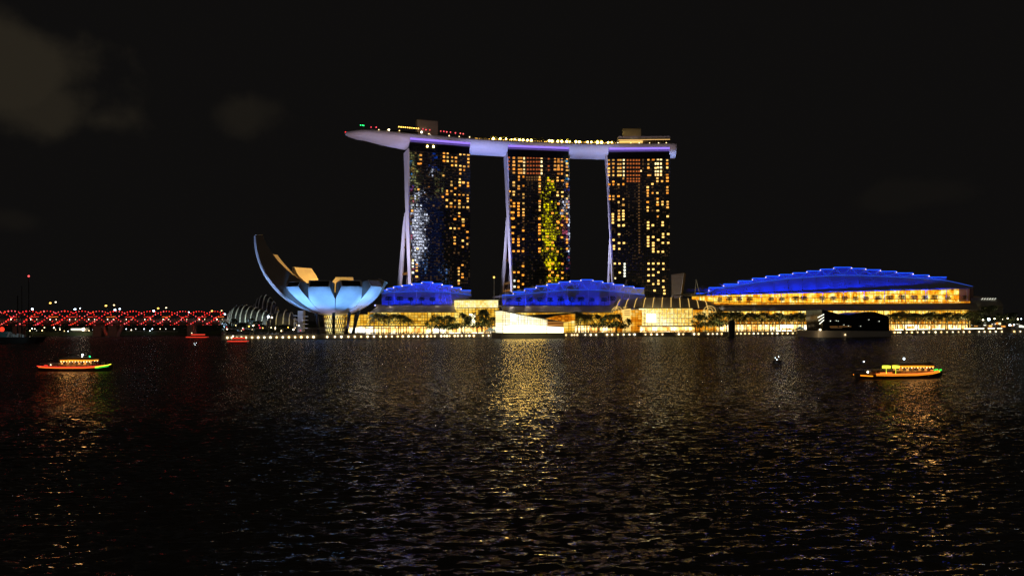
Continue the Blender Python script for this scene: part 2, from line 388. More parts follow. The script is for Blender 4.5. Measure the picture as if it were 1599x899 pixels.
GZ = 3.4                                                            # promenade level
def ground():
    a = [SH.pt(346, 500, 0)[:2], SH.pt(2300, 500, 0)[:2]]
    P = [a[0], a[1], (5200, 5200), (-400, 5200), (-300, 760)]
    mb = MB(); mb.prism([(x, y, -1.5) for x, y in P], (0, 0, GZ + 1.5)); o = mb.build('ground', 'paving'); tag(o, 'paved waterfront ground behind the quay', None, None, 'structure')
    # quay wall with a lower ledge
    mb = MB(); e3 = np.array([*SE, 0]); n3 = np.array([*SN, 0]); A0 = SH.pt(346, 500, 0); u1 = SH.u(2000, 0); u0 = SH.u(346, 0)
    def bar(v0, v1, z0, z1, mi=0): mb.prism([SH.at(u0, v0, z0), SH.at(u1, v0, z0), SH.at(u1, v0, z1), SH.at(u0, v0, z1)], n3 * (v1 - v0), mi)
    bar(-.6, -.02, -1.2, GZ + .25); bar(-2.6, -.62, -1.2, .9); bar(-1.0, .5, GZ + .26, GZ + .55)
    o = mb.build('quay_wall', 'concrete'); tag(o, 'low concrete quay wall along the bay', 'wall')
    o = MB()
    return
ground()

# ------------------------------------------------------------------ hotel towers
def chain(p, ang, px):
    """from plan point p along heading ang to the sight line of photo column px"""
    k = (px - CX) / F; d = np.array([math.cos(ang), math.sin(ang)])
    t = (k * p[1] - p[0]) / (d[0] - k * d[1]); return p + t * d
TP = [np.array([(637.7 - CX) * 720 / F, 720.0])]
for ang, px in ((19, 734.5), (15, 792), (9, 889.5), (4, 946.7), (-2, 1046.8)): TP.append(chain(TP[-1], R(ang), px))
TIP = chain(TP[0], R(20), 541); TEND = chain(TP[5], R(-5), 1056)
TF = [Frame(TP[0], TP[1] - TP[0]), Frame(TP[2], TP[3] - TP[2]), Frame(TP[4], TP[5] - TP[4])]
# per tower: photo columns at photo rows of: facade left edge, its right edge, outer edge of the front leg's end, rear leg end (outer, inner)
TW = [
    dict(rows=[232, 262, 300, 345, 380, 415, 452], L=[637.7, 638, 638.4, 639.2, 640.2, 641.4, 642.6], Rr=[734.5, 734.5, 734.4, 734.2, 734, 733.9, 733.8],
         A=[631, 632, 633, 634.2, 635.6, 637, 638.6], rear=[(328, 632.5, 633.5), (345, 629.5, 633.2), (380, 626.6, 630.8), (415, 623.4, 628.6), (452, 619.5, 625.6)], join=328, dv=-2),
    dict(rows=[240, 262, 300, 345, 380, 415, 465], L=[792, 792.6, 794, 796, 797.4, 799, 801.2], Rr=[889.5, 889.5, 889.6, 889.8, 890, 890, 890],
         A=[787.3, 788.2, 790, 792.2, 794, 795.8, 798], rear=[(336, 790.8, 791.6), (345, 790.4, 792), (380, 787.6, 790.4), (415, 784.6, 788.2), (465, 780.2, 784)], join=336, dv=-2),
    dict(rows=[243, 265, 300, 350, 380, 415, 470], L=[946.7, 948.3, 950.4, 952.9, 954.4, 956, 958.4], Rr=[1046.8, 1046.6, 1046.2, 1045.6, 1045.2, 1044.8, 1044.3],
         A=[944.8, 946.5, 948.7, 951.2, 952.9, 954.5, 956.8], rear=[(370, 952, 952.5), (380, 951.4, 952.8), (415, 949.8, 951.8), (470, 946.8, 949.4)], join=370, dv=-2)]
def tower_v(tw, py):
    """how far the curved glass front leans out towards the bay at a photo row"""
    t = np.clip((py - 340) / (tw['rows'][-1] - 340), 0, 1.0); return tw['dv'] * t ** 1.6
def solve_v(fr, u, px):
    k = (px - CX) / F; p = fr.o + u * fr.e; return (k * p[1] - p[0]) / (fr.n[0] - k * fr.n[1])
# lit rooms read off the photograph: zoom origin x, y, then rows of (column, [rows]) with a kind
Z = 7.49
T1A = [('win', [(512, [105, 150, 197]), (555, [108, 155, 200]), (607, [155, 200, 250]), (652, [160, 205, 250]), (703, [120, 255, 300, 345]), (748, [120, 262, 305]), (797, [125, 175, 215, 262]), (505, [368]),
    (697, [412, 448, 485]), (740, [450]), (793, [455, 490]), (600, [440, 480]), (645, [517]), (548, [548, 585]), (598, [550]), (640, [590, 660, 735]), (692, [593, 663, 697, 738]), (740, [595, 738]),
    (790, [597, 635, 668, 740]), (498, [618]), (545, [655, 730]), (595, [693, 733]), (690, [808, 845]), (640, [878]), (735, [882]), (212, [530]), (140, [780])]),
    ('win_orange', [(240, [130, 180, 227]), (218, [230])]), ('win_dim', [(335, [500]), (390, [720]), (592, [840]), (300, [585]), (150, [635]), (180, [105])])]
T1B = [('win', [(737, [20, 50, 90]), (590, [122]), (637, [125]), (687, [125]), (785, [165, 235, 307]), (637, [230, 265, 302]), (732, [268, 340]), (203, [360]), (728, [553, 658, 695]), (685, [588, 625, 662, 735, 770]), (193, [545, 580, 618, 688])]),
    ('win_dim', [(632, [410]), (683, [410])]), ('win_cream', [(148, [498])]), ('win_white', [(147, [530, 570, 640])])]
T2A = [('win_orange', [(168, [125, 170, 210, 255, 298]), (228, [125, 165, 215, 260, 300]), (255, [125, 165, 260, 300]), (650, [130, 170, 215, 260]), (690, [130, 150, 170, 215, 240, 260, 310]), (730, [130, 170, 215, 260, 310])]),
    ('win_cream', [(288, [130, 175, 215, 260, 300]), (492, [125, 170, 220, 268, 305]), (560, [82]), (605, [88]), (650, [82]), (700, [86]), (745, [84])]), ('win_red', [(110, [120, 165, 210, 255])] + [(x, [125, 170, 215, 260, 305]) for x in (330, 365, 400, 435, 465)] + [(575, [135, 220, 265])]),
    ('win_dim', [(x, [350, 380]) for x in (320, 350, 380, 410, 440)]), ('win_orange', [(200, [78]), (240, [78]), (330, [82]), (365, [82]), (400, [82]), (465, [82])]),
    ('win', [(790, [135, 190, 230, 270, 330, 430, 460, 600, 665, 705, 775, 875]), (227, [345, 380]), (280, [345]), (167, [412, 448, 520, 555]), (225, [455, 485]), (280, [450, 550, 590, 655, 725, 762, 795]), (680, [355, 390, 525, 562]), (122, [515]), (735, [390, 525, 575]),
    (470, [350, 380, 420, 455, 490, 525, 630, 660, 695, 735, 830]), (133, [620, 690]), (222, [655, 690, 725, 765, 797]), (170, [655, 690]), (145, [762, 830]), (163, [762, 830]), (575, [385]), (620, [400, 770]), (690, [660, 880]), (735, [740, 805])]),
    ('win_dim', [(280, [830, 865]), (155, [795]), (225, [550])])]
T2B = [('win', [(155, [12, 110, 180]), (170, [110]), (278, [150, 250]), (160, [250, 285]), (222, [250, 285, 322]), (165, [390]), (222, [390]), (275, [390]), (467, [12, 80, 115, 150, 185, 255, 360, 395]), (275, [565, 670, 775, 845]), (222, [637, 740, 810]), (172, [637]),
    (578, [537]), (620, [537]), (735, [537]), (620, [637]), (735, [640, 707]), (680, [675, 45, 120]), (585, [605, 675, 740]), (730, [85, 230]), (790, [15, 50, 255, 290, 362]), (620, [290, 362]), (560, [220, 362]), (680, [395])]),
    ('win_white', [(175, [735, 805])]), ('win_dim', [(278, [40, 115, 355, 530]), (222, [70, 215])])]
T3A = [('win_orange', [(x, [62]) for x in (290, 330, 370, 410)] + [(600, [108])]), ('win', [(80, [115, 160, 210, 250, 290]), (133, [110, 155, 200, 245, 290]), (192, [110, 160, 205, 245, 290]), (218, [110, 160, 205, 245, 290]), (543, [110, 160, 203, 290]), (565, [290]),
    (763, [115, 155, 200, 285]), (250, [328, 395]), (133, [365, 398]), (193, [398]), (85, [398]), (648, [325, 360]), (703, [360]), (765, [320, 358]), (590, [392]), (535, [430, 465, 497, 530]), (592, [497]), (648, [497]), (765, [430, 465, 497]), (133, [535, 570]), (193, [535]), (90, [535, 570]), (250, [570, 637]), (195, [605]),
    (650, [565, 605, 635]), (535, [603, 665, 703]), (708, [600, 632]), (768, [600, 632, 665]), (653, [703, 772]), (198, [705, 740, 775, 810, 878]), (250, [705, 740, 770, 805, 878]), (127, [745, 775, 810, 845]), (768, [770]), (540, [840, 875]), (595, [875]), (710, [840, 872])]),
    ('win_cream', [(255, [110, 155, 200, 245, 290])] + [(x, [105, 155, 200, 245, 285]) for x in (655, 690)] + [(628, [155, 205, 245, 285]), (457, [240])]),
    ('win_red', [(x, [115, 155, 200, 245, 290, 330, 360]) for x in (300, 335, 370, 405, 435)]), ('win_dim', [(480, [110, 160, 210]), (590, [430, 703]), (195, [435])] + [(433, list(range(400, 890, 36)))])]
T3B = [('win', [(195, [12]), (255, [12]), (540, [12, 48, 150, 185, 220, 255]), (595, [12]), (710, [12]), (200, [118, 220]), (715, [115, 150]), (775, [115, 218]), (600, [150, 220, 250, 290, 320]), (658, [183, 322]), (135, [185]), (257, [220]), (140, [255, 288]), (203, [288]), (712, [218, 322]),
    (150, [460]), (205, [460]), (545, [460, 527, 597, 662]), (600, [460, 527, 597, 700]), (660, [460, 562, 662, 697]), (718, [460, 525, 662, 735]), (208, [565]), (615, [775]), (730, [775, 810])]), ('win_cream', [(155, [632])]), ('win_white', [(265, [465, 500, 537, 572, 605])]), ('win_dim', [(200, [150]), (437, list(range(10, 345, 36)))])]
WINS = [[(625, 225, T1A), (625, 340, T1B)], [(780, 230, T2A), (780, 340, T2B)], [(940, 235, T3A), (940, 350, T3B)]]
WSIZE = dict(win=(1.08, .86), win_orange=(1.25, .95), win_cream=(.95, 1.0), win_dim=(.8, .7), win_red=(.85, .7), win_white=(1.0, 1.0))
TLAB = ['hotel tower under the overhanging bow, its glass mirroring white and blue city lights', 'middle hotel tower mirroring yellow city lights in its right half', 'hotel tower beside the louvred pale slab, lit amber with no mirrored lights']
HALL = []
for ti, (fr, tw) in enumerate(zip(TF, TW)):
    c0 = fr.pt(tw['L'][-1], 500, 0); root = thing('hotel_tower', (c0[0], c0[1], GZ), TLAB[ti], 'tower', 'three hotel towers')
    rows = list(np.linspace(tw['rows'][0], tw['rows'][-1], 24)) + [512]
    ip = lambda k, py: float(np.interp(py, tw['rows'], tw[k]))
    mb = MB(); W = MB(); fl, frr, bl, br = [], [], [], []
    prof = []
    for py in rows:
        v = tower_v(tw, py); pl, pr, pa = ip('L', py), ip('Rr', py), ip('A', py)
        P = fr.pt(pl, py, v); z = P[2] if py < 505 else GZ
        u = fr.u(pl, v); ur = fr.u(pr, v); va = solve_v(fr, u, pa)
        prof.append((py, z, u, ur, v, va))
    n = 15
    front = [[fr.at(u + (ur - u) * k / n, v, z) for k in range(n + 1)] for py, z, u, ur, v, va in prof]
    back = [[fr.at(u, va, z), fr.at(ur, va, z)] for py, z, u, ur, v, va in prof]
    mb.grid(front, smooth=False); mb.build('curtain_wall', 'curtain', root, fr.e)
    # white blade that closes the front slab's end, standing 0.4 m proud of the glass
    bl = MB(); pp = [(fr.at(u - .5, v - .5, z), fr.at(u - .5, va, z), fr.at(u + .9, va, z), fr.at(u + .9, v - .5, z)) for py, z, u, ur, v, va in prof]
    bl.grid([[*q, q[0]] for q in pp], smooth=False); bl.add(pp[0], [(0, 1, 2, 3)]); bl.build('end_wall', 'white_panel', root)
    bk = MB(); bk.grid([[fr.at(u + .9, va, z), fr.at(ur, va, z), fr.at(ur, v, z)] for py, z, u, ur, v, va in prof], smooth=False)
    py, z, u, ur, v, va = prof[0]; bk.add([fr.at(u, v, z), fr.at(ur, v, z), fr.at(ur, va, z), fr.at(u, va, z)], [(0, 1, 2, 3)])
    bk.build('rear_face', 'dark_glass', root)
    # splayed rear leg: a slab as long as the tower, ending in a white blade
    rr = []; jr = [r_[0] for r_ in tw['rear']]
    for py in list(np.linspace(jr[0], jr[-1], 12)) + [512]:
        z, u, ur = [float(np.interp(py, [q[0] for q in prof], [q[k] for q in prof])) for k in (1, 2, 3)]
        po, pi = np.interp(py, jr, [r_[1] for r_ in tw['rear']]), np.interp(py, jr, [r_[2] for r_ in tw['rear']])
        rr.append((z, u, ur, solve_v(fr, u, pi), solve_v(fr, u, po)))
    lg = MB(); q4 = [(fr.at(u - .5, vi, z), fr.at(u - .5, vo, z), fr.at(u + .9, vo, z), fr.at(u + .9, vi, z)) for z, u, ur, vi, vo in rr]
    lg.grid([[*q, q[0]] for q in q4], smooth=False); lg.build('rear_leg_end', 'white_panel', root)
    lg = MB(); lg.grid([[fr.at(u + .9, vi, z), fr.at(ur, vi, z), fr.at(ur, vo, z), fr.at(u + .9, vo, z), fr.at(u + .9, vi, z)] for z, u, ur, vi, vo in rr], smooth=False); lg.build('rear_leg', 'dark_glass', root)
    # atrium floors bridging the legs
    for py in ((371, 383, 425), (403, 440, 452), (427, 440))[ti]:
        z, u, ur, vi, vo = [float(np.interp(py, list(np.linspace(jr[0], jr[-1], 12)) + [512], [q[k] for q in rr])) for k in range(5)]
        va = float(np.interp(py, [q[0] for q in prof], [q[5] for q in prof]))
        if vi > va + 1.5:
            s = MB(); s.prism([fr.at(u + .3, va + .4, z), fr.at(u + .3, vi - .4, z), fr.at(u + .3, vi - .4, z + 1.6), fr.at(u + .3, va + .4, z + 1.6)], (*(fr.e * 14), 0)); s.build('atrium_bridge', 'win_dim', root)
    # atrium glass between the legs, set back
    s = MB(); s.grid([[fr.at(u + 3, float(np.interp(z, [q[1] for q in prof][::-1], [q[5] for q in prof][::-1])) + .2, z), fr.at(u + 3, vi - .1, z)] for z, u, ur, vi, vo in rr], smooth=False); s.build('atrium_glass', 'dark_glass', root)
    # lit rooms
    ang = math.atan2(fr.e[1], fr.e[0]); wm = {}
    items = []
    for ox, oy, tab in WINS[ti]:
        for kind, cols in tab:
            for cx, ry in cols:
                for y in ry: items.append((kind, ox + cx / Z, oy + y / Z))
    # floors above the ones the zooms show keep the photo's own count: no more are added
    order = dict(win_cream=0, win_orange=1, win=2, win_white=3, win_red=4, win_dim=5); items.sort(key=lambda q: order[q[0]])
    rest = {}
    for i, (kind, px, py) in enumerate(items):
        v = float(tower_v(tw, py)) - .35; hw, hh = WSIZE[kind]; hw *= random.uniform(.85, 1.1)
        p = fr.pt(px, py, v)
        if i < 100:
            if kind not in wm:
                b_ = MB(); b_.box((0, 0, 0), (1, 0), WSIZE[kind][0], .3, WSIZE[kind][1]); wm[kind] = b_.mesh('window', kind)
            place('window', wm[kind], p, root, ang, (random.uniform(.68, 1.15), 1, random.uniform(.75, 1.12)))
        else: rest.setdefault(kind, MB()).box(p, fr.e, hw, .3, hh)
    faint = MB(); taken = {(round(px / 3.1), round(py / 2.4)) for _, px, py in items}; x1_ = tw['Rr'][0]
    for _ in range(420):                                            # dim glowing panes added at random to give the dark glass texture
        px = x1_ - 1.8 - 3.15 * random.randint(0, 29); py = tw['rows'][0] + 6 + 2.42 * random.randint(0, 84)
        if (round(px / 3.1), round(py / 2.4)) in taken or px < float(np.interp(py, tw['rows'], tw['L'])) + 1.5: continue
        faint.box(fr.pt(px, py, float(tower_v(tw, py)) - .1), fr.e, random.uniform(.4, .75), .12, random.uniform(.35, .6))
    tag(faint.build('facade_glimmer', glow('pane_glimmer', (84, 62, 40), .55) if 'pane_glimmer' not in M else 'pane_glimmer', root), kind='stuff'); M.update(MATS)
    for kind, b_ in rest.items(): tag(b_.build('window', kind, root), kind='stuff')
    # lamps washing the white blades
    midu = prof[12][2]
    for zz, pw in ((30, 2.6), (95, 2.2)):
        a = fr.at(midu - 70, 16, 26 + zz * .3); spot('blade_floodlight', a, fr.at(midu, 10, zz + 35), (.68, .64, 1.0), pw * 100000, 84, .7)

# ------------------------------------------------------------------ sky deck: a long boat-shaped hull on the towers
deck_poly = [TIP] + TP + [TEND]
def deck_path():
    """plan points along the hull's bay side, with the photo row of its rim and a mark for what lies beneath"""
    pxs = [541, 543, 547, 553, 561, 572, 585, 600, 616, 632, 637, 638.5, 660, 685, 710, 731, 732.5, 750, 772, 790, 792, 815, 840, 865, 886, 887.5, 905, 925, 947, 949.5, 975, 1000, 1025, 1043, 1044.5, 1050, 1054, 1056]
    dp = [p for p in deck_poly]; dpx = [CX + F * p[0] / p[1] for p in dp]; out = []
    for px in pxs:
        i = min(max(int(np.searchsorted(dpx, px)) - 1, 0), len(dp) - 2)
        p = chain(dp[i], math.atan2(*(dp[i + 1] - dp[i])[::-1]), px); out.append((px, p))
    return out
DP = deck_path()
def deck_frame(i):
    a = DP[max(i - 2, 0)][1]; b = DP[min(i + 2, len(DP) - 1)][1]; e = (b - a) / np.linalg.norm(b - a); return e, np.array([-e[1], e[0]])
ZR = 195.5
def rim_z(px): return float(np.interp(px, [541, 570, 640, 1100], [zat(205, TIP[1]), zat(204.5, TIP[1] + 8), ZR, ZR]))
def width(px): return float(np.interp(px, [541, 543, 547, 553, 561, 572, 600, 640, 1000, 1045, 1050, 1054, 1056], [.02, .16, .3, .43, .56, .68, .87, 1, 1, 1, .97, .9, .8]))
hull_lit, hull_band, recess = MB(), MB(), MB()
band_rows, belly_rows = [], []
for i, (px, p) in enumerate(DP):
    e, n = deck_frame(i); w = width(px); zr = rim_z(px); dep = float(np.interp(px, [541, 547, 560, 600, 635], [.1, .3, .52, .82, 1]))
    c = lambda v, dz, p=p, n=n, w=w, zr=zr: np.array([*(p + n * (9 + (v - 9) * w)), zr + dz])
    band_rows.append([c(-5.4, .9), c(-6.6, .2), c(-7.0, -1.2 * dep), c(-6.3, -3.2 * dep)])
    lo = [c(-6.3, -3.2 * dep - .02), c(-5.2, -5.6 * dep), c(-3.0, -8.0 * dep), c(0, -9.8 * dep), c(5, -10.9 * dep), c(10, -11.2 * dep), c(18, -10.5 * dep), c(24, -7.0 * dep), c(26.5, -3.2 * dep), c(27, .4), c(26.6, .9)]
    belly_rows.append((px, lo, c))
SKY = thing('sky_deck', (*TP[2], ZR - 12), 'long boat shaped roof deck with lit violet underside lying across all three towers', 'roof deck')
hull_band.grid(band_rows, smooth=True); hull_band.build('hull_band', 'hull_panel', SKY)
def in_tower(px): return 638 <= px <= 732 or 791 <= px <= 887 or 949 <= px <= 1044
seg = [('hull_belly', 541, 638.4), ('hull_belly', 732.4, 791), ('hull_belly', 887.4, 949), ('hull_belly', 1044.4, 1057)]
for name, a, b in seg:
    rows_ = [lo for px, lo, c in belly_rows if a - .2 <= px <= b + 1.2]; mb = MB(); mb.grid(rows_, smooth=True)
    for r_ in (rows_[0], rows_[-1]): mb.add(r_, [tuple(range(len(r_)))])
    mb.build(name, 'hull_panel', SKY)
decktop = MB(); decktop.grid([[lo[-1] + [0, 0, -.1], r_[0] + np.array([0, 0, -.1])] for (px, lo, c), r_ in zip(belly_rows, band_rows)], smooth=False); decktop.build('deck', 'paving', SKY)
for a, b in ((638.5, 732), (792, 887), (949.5, 1044)):
    S_ = [(px, lo, c) for px, lo, c in belly_rows if a - .1 <= px <= b + .6]
    mb = MB(); mb.grid([[c(-6.1, -3.25), c(-4.0, -3.3), c(-2.6, -3.6), c(-2.0, -6.6)] for px, lo, c in S_], smooth=False); mb.build('recess_lining', 'hull_panel', SKY)
    mb = MB(); mb.tube([c(-4.6, -4.35) for px, lo, c in S_][0:1] + [c(-4.6, -4.35) for px, lo, c in S_][1:], .95, 8); mb.build('violet_light_tube', 'led_violet', SKY)
    mb = MB()
    rows_ = [[c(-5.0, -7.0), c(-5.0, -7.5), c(24, -7.5), c(24, -7.0)] for px, lo, c in S_]; mb.grid(rows_, smooth=False); mb.build('soffit', 'dark_steel', SKY)
    mb = MB(); mb.tube([c(-5.05, -7.15) for px, lo, c in S_], .22, 5); mb.build('soffit_edge', 'led_violet_dim', SKY)
    mb = MB(); mb.grid([[c(-1.9, -6.9), c(-1.9, -14.5), c(20, -14.5)] for px, lo, c in S_], smooth=False); mb.build('plant_storey', 'dark_glass', SKY)
    for k in range(1, len(S_) - 1):
        px, lo, c = S_[k]; q = MB(); q.tube([c(-4.9, -3.4), c(-4.9, -7.0)], .3, 6); q.build('strut', 'led_violet_dim', SKY)
q = MB(); q.tube([r_[0] + np.array([0, 0, .5]) for r_ in band_rows[3:]], .14, 5); q.build('railing', 'dark_steel', SKY)
# floodlights that wash the belly from the ground, the mall roof and the tower tops
def on_deck(px, v, dz):
    i = int(np.argmin([abs(q[0] - px) for q in DP])); e, n = deck_frame(i); p = DP[i][1] + e * ((px - DP[i][0]) * DP[i][1][1] / F); return np.array([*(p + n * v), rim_z(px) + dz])
for px, pw, ang, rgb in ((560, 1.0, 22, (.26, .3, 1)), (600, 1.7, 22, (.24, .3, 1)), (762, 1.8, 24, (.24, .36, 1)), (918, 2.2, 24, (.24, .4, 1)), (1050, 1.5, 6, (.3, .45, 1))):
    t_ = on_deck(px, 4, -8); s_ = np.array([t_[0] * .97, t_[1] - 70, 20]); spot('belly_floodlight', s_, t_, rgb, pw * 8e5, ang, .8, 1.0)
for px in (585, 690, 800, 900, 1000):
    t_ = on_deck(px, -6, -1); spot('band_floodlight', (t_[0], t_[1] - 120, 40), t_, (1, .74, .92), 2.9e5, 40, .9, 1.0)
# on the deck
def deck_box(name, x0, x1, ytop, v0, v1, mat, parent=None, dz=0.0, e_=None):
    a, b = on_deck(x0, v0, dz), on_deck(x1, v0, dz); z1 = zat(ytop, a[1]); nn = deck_frame(int(np.argmin([abs(q[0] - x0) for q in DP])))[1]
    mb = MB(); mb.prism([a, b, (b[0], b[1], z1), (a[0], a[1], z1)], (*(nn * (v1 - v0)), 0)); return mb.build(name, mat, parent, origin=None if parent is not None else a)
for (x0, x1, yt), lab in zip(((655, 687.5, 187), (974.5, 1003, 201.5)), ('pale windowless lift tower on the deck above the tower mirroring white lights', 'pale windowless lift tower beside the lit glass pavilion on the deck')):
    r_ = thing('lift_tower', on_deck((x0 + x1) / 2, 12, 0), lab, 'lift tower'); deck_box('wall', x0, x1, yt, 10, 20, 'pale_concrete', r_); spot('lift_fill', on_deck((x0 + x1) / 2, -6, 1), on_deck((x0 + x1) / 2, 10, 7), (1, .85, .78), 1500 if x0 < 700 else 500, 100); deck_box('parapet', x0 - .4, x1 + .4, yt - .6, 9.4, 20.6, 'concrete', r_, zat(yt - .05, on_deck(x0, 10, 0)[1]) - ZR)  # spot is a fill light added to brighten the lift tower walls
t = thing('deck_restaurant', on_deck(630, 6, 0), 'low pavilion with a row of orange bulbs on the deck near the bow', 'pavilion')
deck_box('canopy', 606, 656, 202.5, 4, 14, 'dark_steel', t, 4.5); deck_box('bar', 612, 650, 208, 6, 12, 'wood', t)
for x in seq(624, 654.5, 10): q = MB(); p = on_deck(x, 3.4, 0); q.ball((p[0], p[1], zat(np.interp(x, [624, 655], [198.2, 201]), p[1])), .55); q.build('bulb', 'lamp_amber', t)
for x in (610, 630, 650): q = MB(); q.tube([on_deck(x, 4.6, 0), on_deck(x, 4.6, 4.5)], .2, 5); q.build('post', 'dark_steel', t)
t = thing('deck_pavilion', on_deck(1000, 2, 0), 'lit glass pavilion with pale columns at the stern of the deck', 'pavilion')
deck_box('roof', 965, 1046, 213.2, -1, 14, 'pale_concrete', t, 5.3); deck_box('lit_wall', 968, 1004, 214.2, 2, 6, 'arch_amber', t); deck_box('rear_wall', 1006, 1040, 215, 8, 10, 'wood', t)
for x in seq(1007, 1040, 9): q = MB(); q.tube([on_deck(x, -.4, 0), on_deck(x, -.4, 5.3)], .22, 5); q.build('column', 'pale_concrete', t)
q = MB(); q.tube([on_deck(965, -1.2, 5.5), on_deck(1046, -1.2, 5.5)], .2, 5); q.build('eave_light', 'win_cream', t)
p = on_deck(541.5, 9, 1.2); q = MB(); q.tube([p - [0, 0, 1.4], p], .12, 5, 1); q.ball(p, .75); tag(q.build('beacon', ['lamp_red', 'dark_steel'], origin=p), 'red warning beacon at the very tip of the overhanging bow', 'beacon')
def bulb(px, py, v, r, mat, name='deck_lamp', label='', group=None, post=True):
    p = on_deck(px, v, 0); z = zat(py, p[1]); q = MB(); q.ball((p[0], p[1], z), r)
    if post: q.tube([(p[0], p[1], p[2] - .05), (p[0], p[1], z - r * .8)], .1, 5, 1)
    return tag(q.build(name, [mat, 'dark_steel'], origin=(p[0], p[1], p[2])), label, 'lamp', group)
for x, y, s in ((769, 216.6, 1), (780, 216.8, .9), (789, 217.2, .9), (798, 217.6, .5), (803, 217.6, .6), (810, 218.6, 1), (816, 218.8, .9), (823, 219.2, .95), (828.5, 219.4, 1), (856.5, 220.2, 1.1), (861, 220.4, 1.1), (870, 220.8, .9), (876, 221, 1), (884, 221.2, 1.1), (889, 221.4, .5), (898.5, 221.6, 1.1), (904, 221.8, 1), (916.5, 222, .9), (922.5, 222.2, .9), (932, 222.4, 1.2), (938.5, 222.6, 1.2), (949, 222.8, .9), (954.5, 222.6, .7)):
    bulb(x, y, -3.2, 1.08 * s, 'lamp_deck', label='bright yellow white lamp in the long row among the deck palms', group='bright lamps along the deck')
for x, y in ((668, 209.5), (699, 212.5), (715, 213.8), (731, 214.6), (964, 223.6), (984, 223.9), (997, 224), (1013, 224), (1027, 224), (1039, 223.6), (604, 203.2), (622, 204.6), (590, 203.2)):
    bulb(x, y - .4, -5.6, .5, 'lamp_warm', label='small warm lamp low along the edge of the deck', group='small edge lamps of the deck', post=True)
for x, y in ((661, 201.8), (666, 202.8), (672, 203.2), (689, 205), (694, 205.4), (698, 206.2), (704, 206.6), (712, 207.8), (720, 208.6), (724, 209.2), (588, 199), (580, 198.8)):
    bulb(x, y, 2, .6, 'lamp_red_pale', label='small red lamp of the bar behind the deck edge near the pale lift tower', group='red lamps of the deck bar')
rg = random.Random(77)
for x in np.arange(741, 962, 3.6): bulb(x + rg.uniform(-1, 1), float(np.interp(x, [741, 800, 880, 962], [216.4, 219.2, 222.2, 223.6])) + rg.uniform(-.4, .6), rg.uniform(-5, -2), rg.uniform(.28, .5), 'lamp_amber', label='tiny amber lamp between the bright lamps along the deck', group='tiny amber deck lamps')
bulb(606.5, 203, -3, .8, 'lamp_white', label='round white lamp at the deck edge before the orange bulb row')
bulb(657, 206.5, -4, .9, 'lamp_white', label='round white lamp below the foot of the pale lift tower')
for x in (565, 568, 570): bulb(x, 195.5 + (x - 565) * .15, 8, .5, 'lamp_green', label='small green white lamp near the bow of the deck', group='green lamps near the bow')
for x, y in ((667.5, 228.6), (677, 229)):
    p = TF[0].pt(x, y, -2.8); q = MB(); q.ball(p, 1.0); q.box(p + np.array([0, .9, .6]), TF[0].e, .5, .5, .3, 1); tag(q.build('soffit_lamp', ['lamp_deck', 'dark_steel'], origin=p), 'large yellow lamp beneath the deck on the tower mirroring white lights', 'lamp', 'pair of soffit lamps')

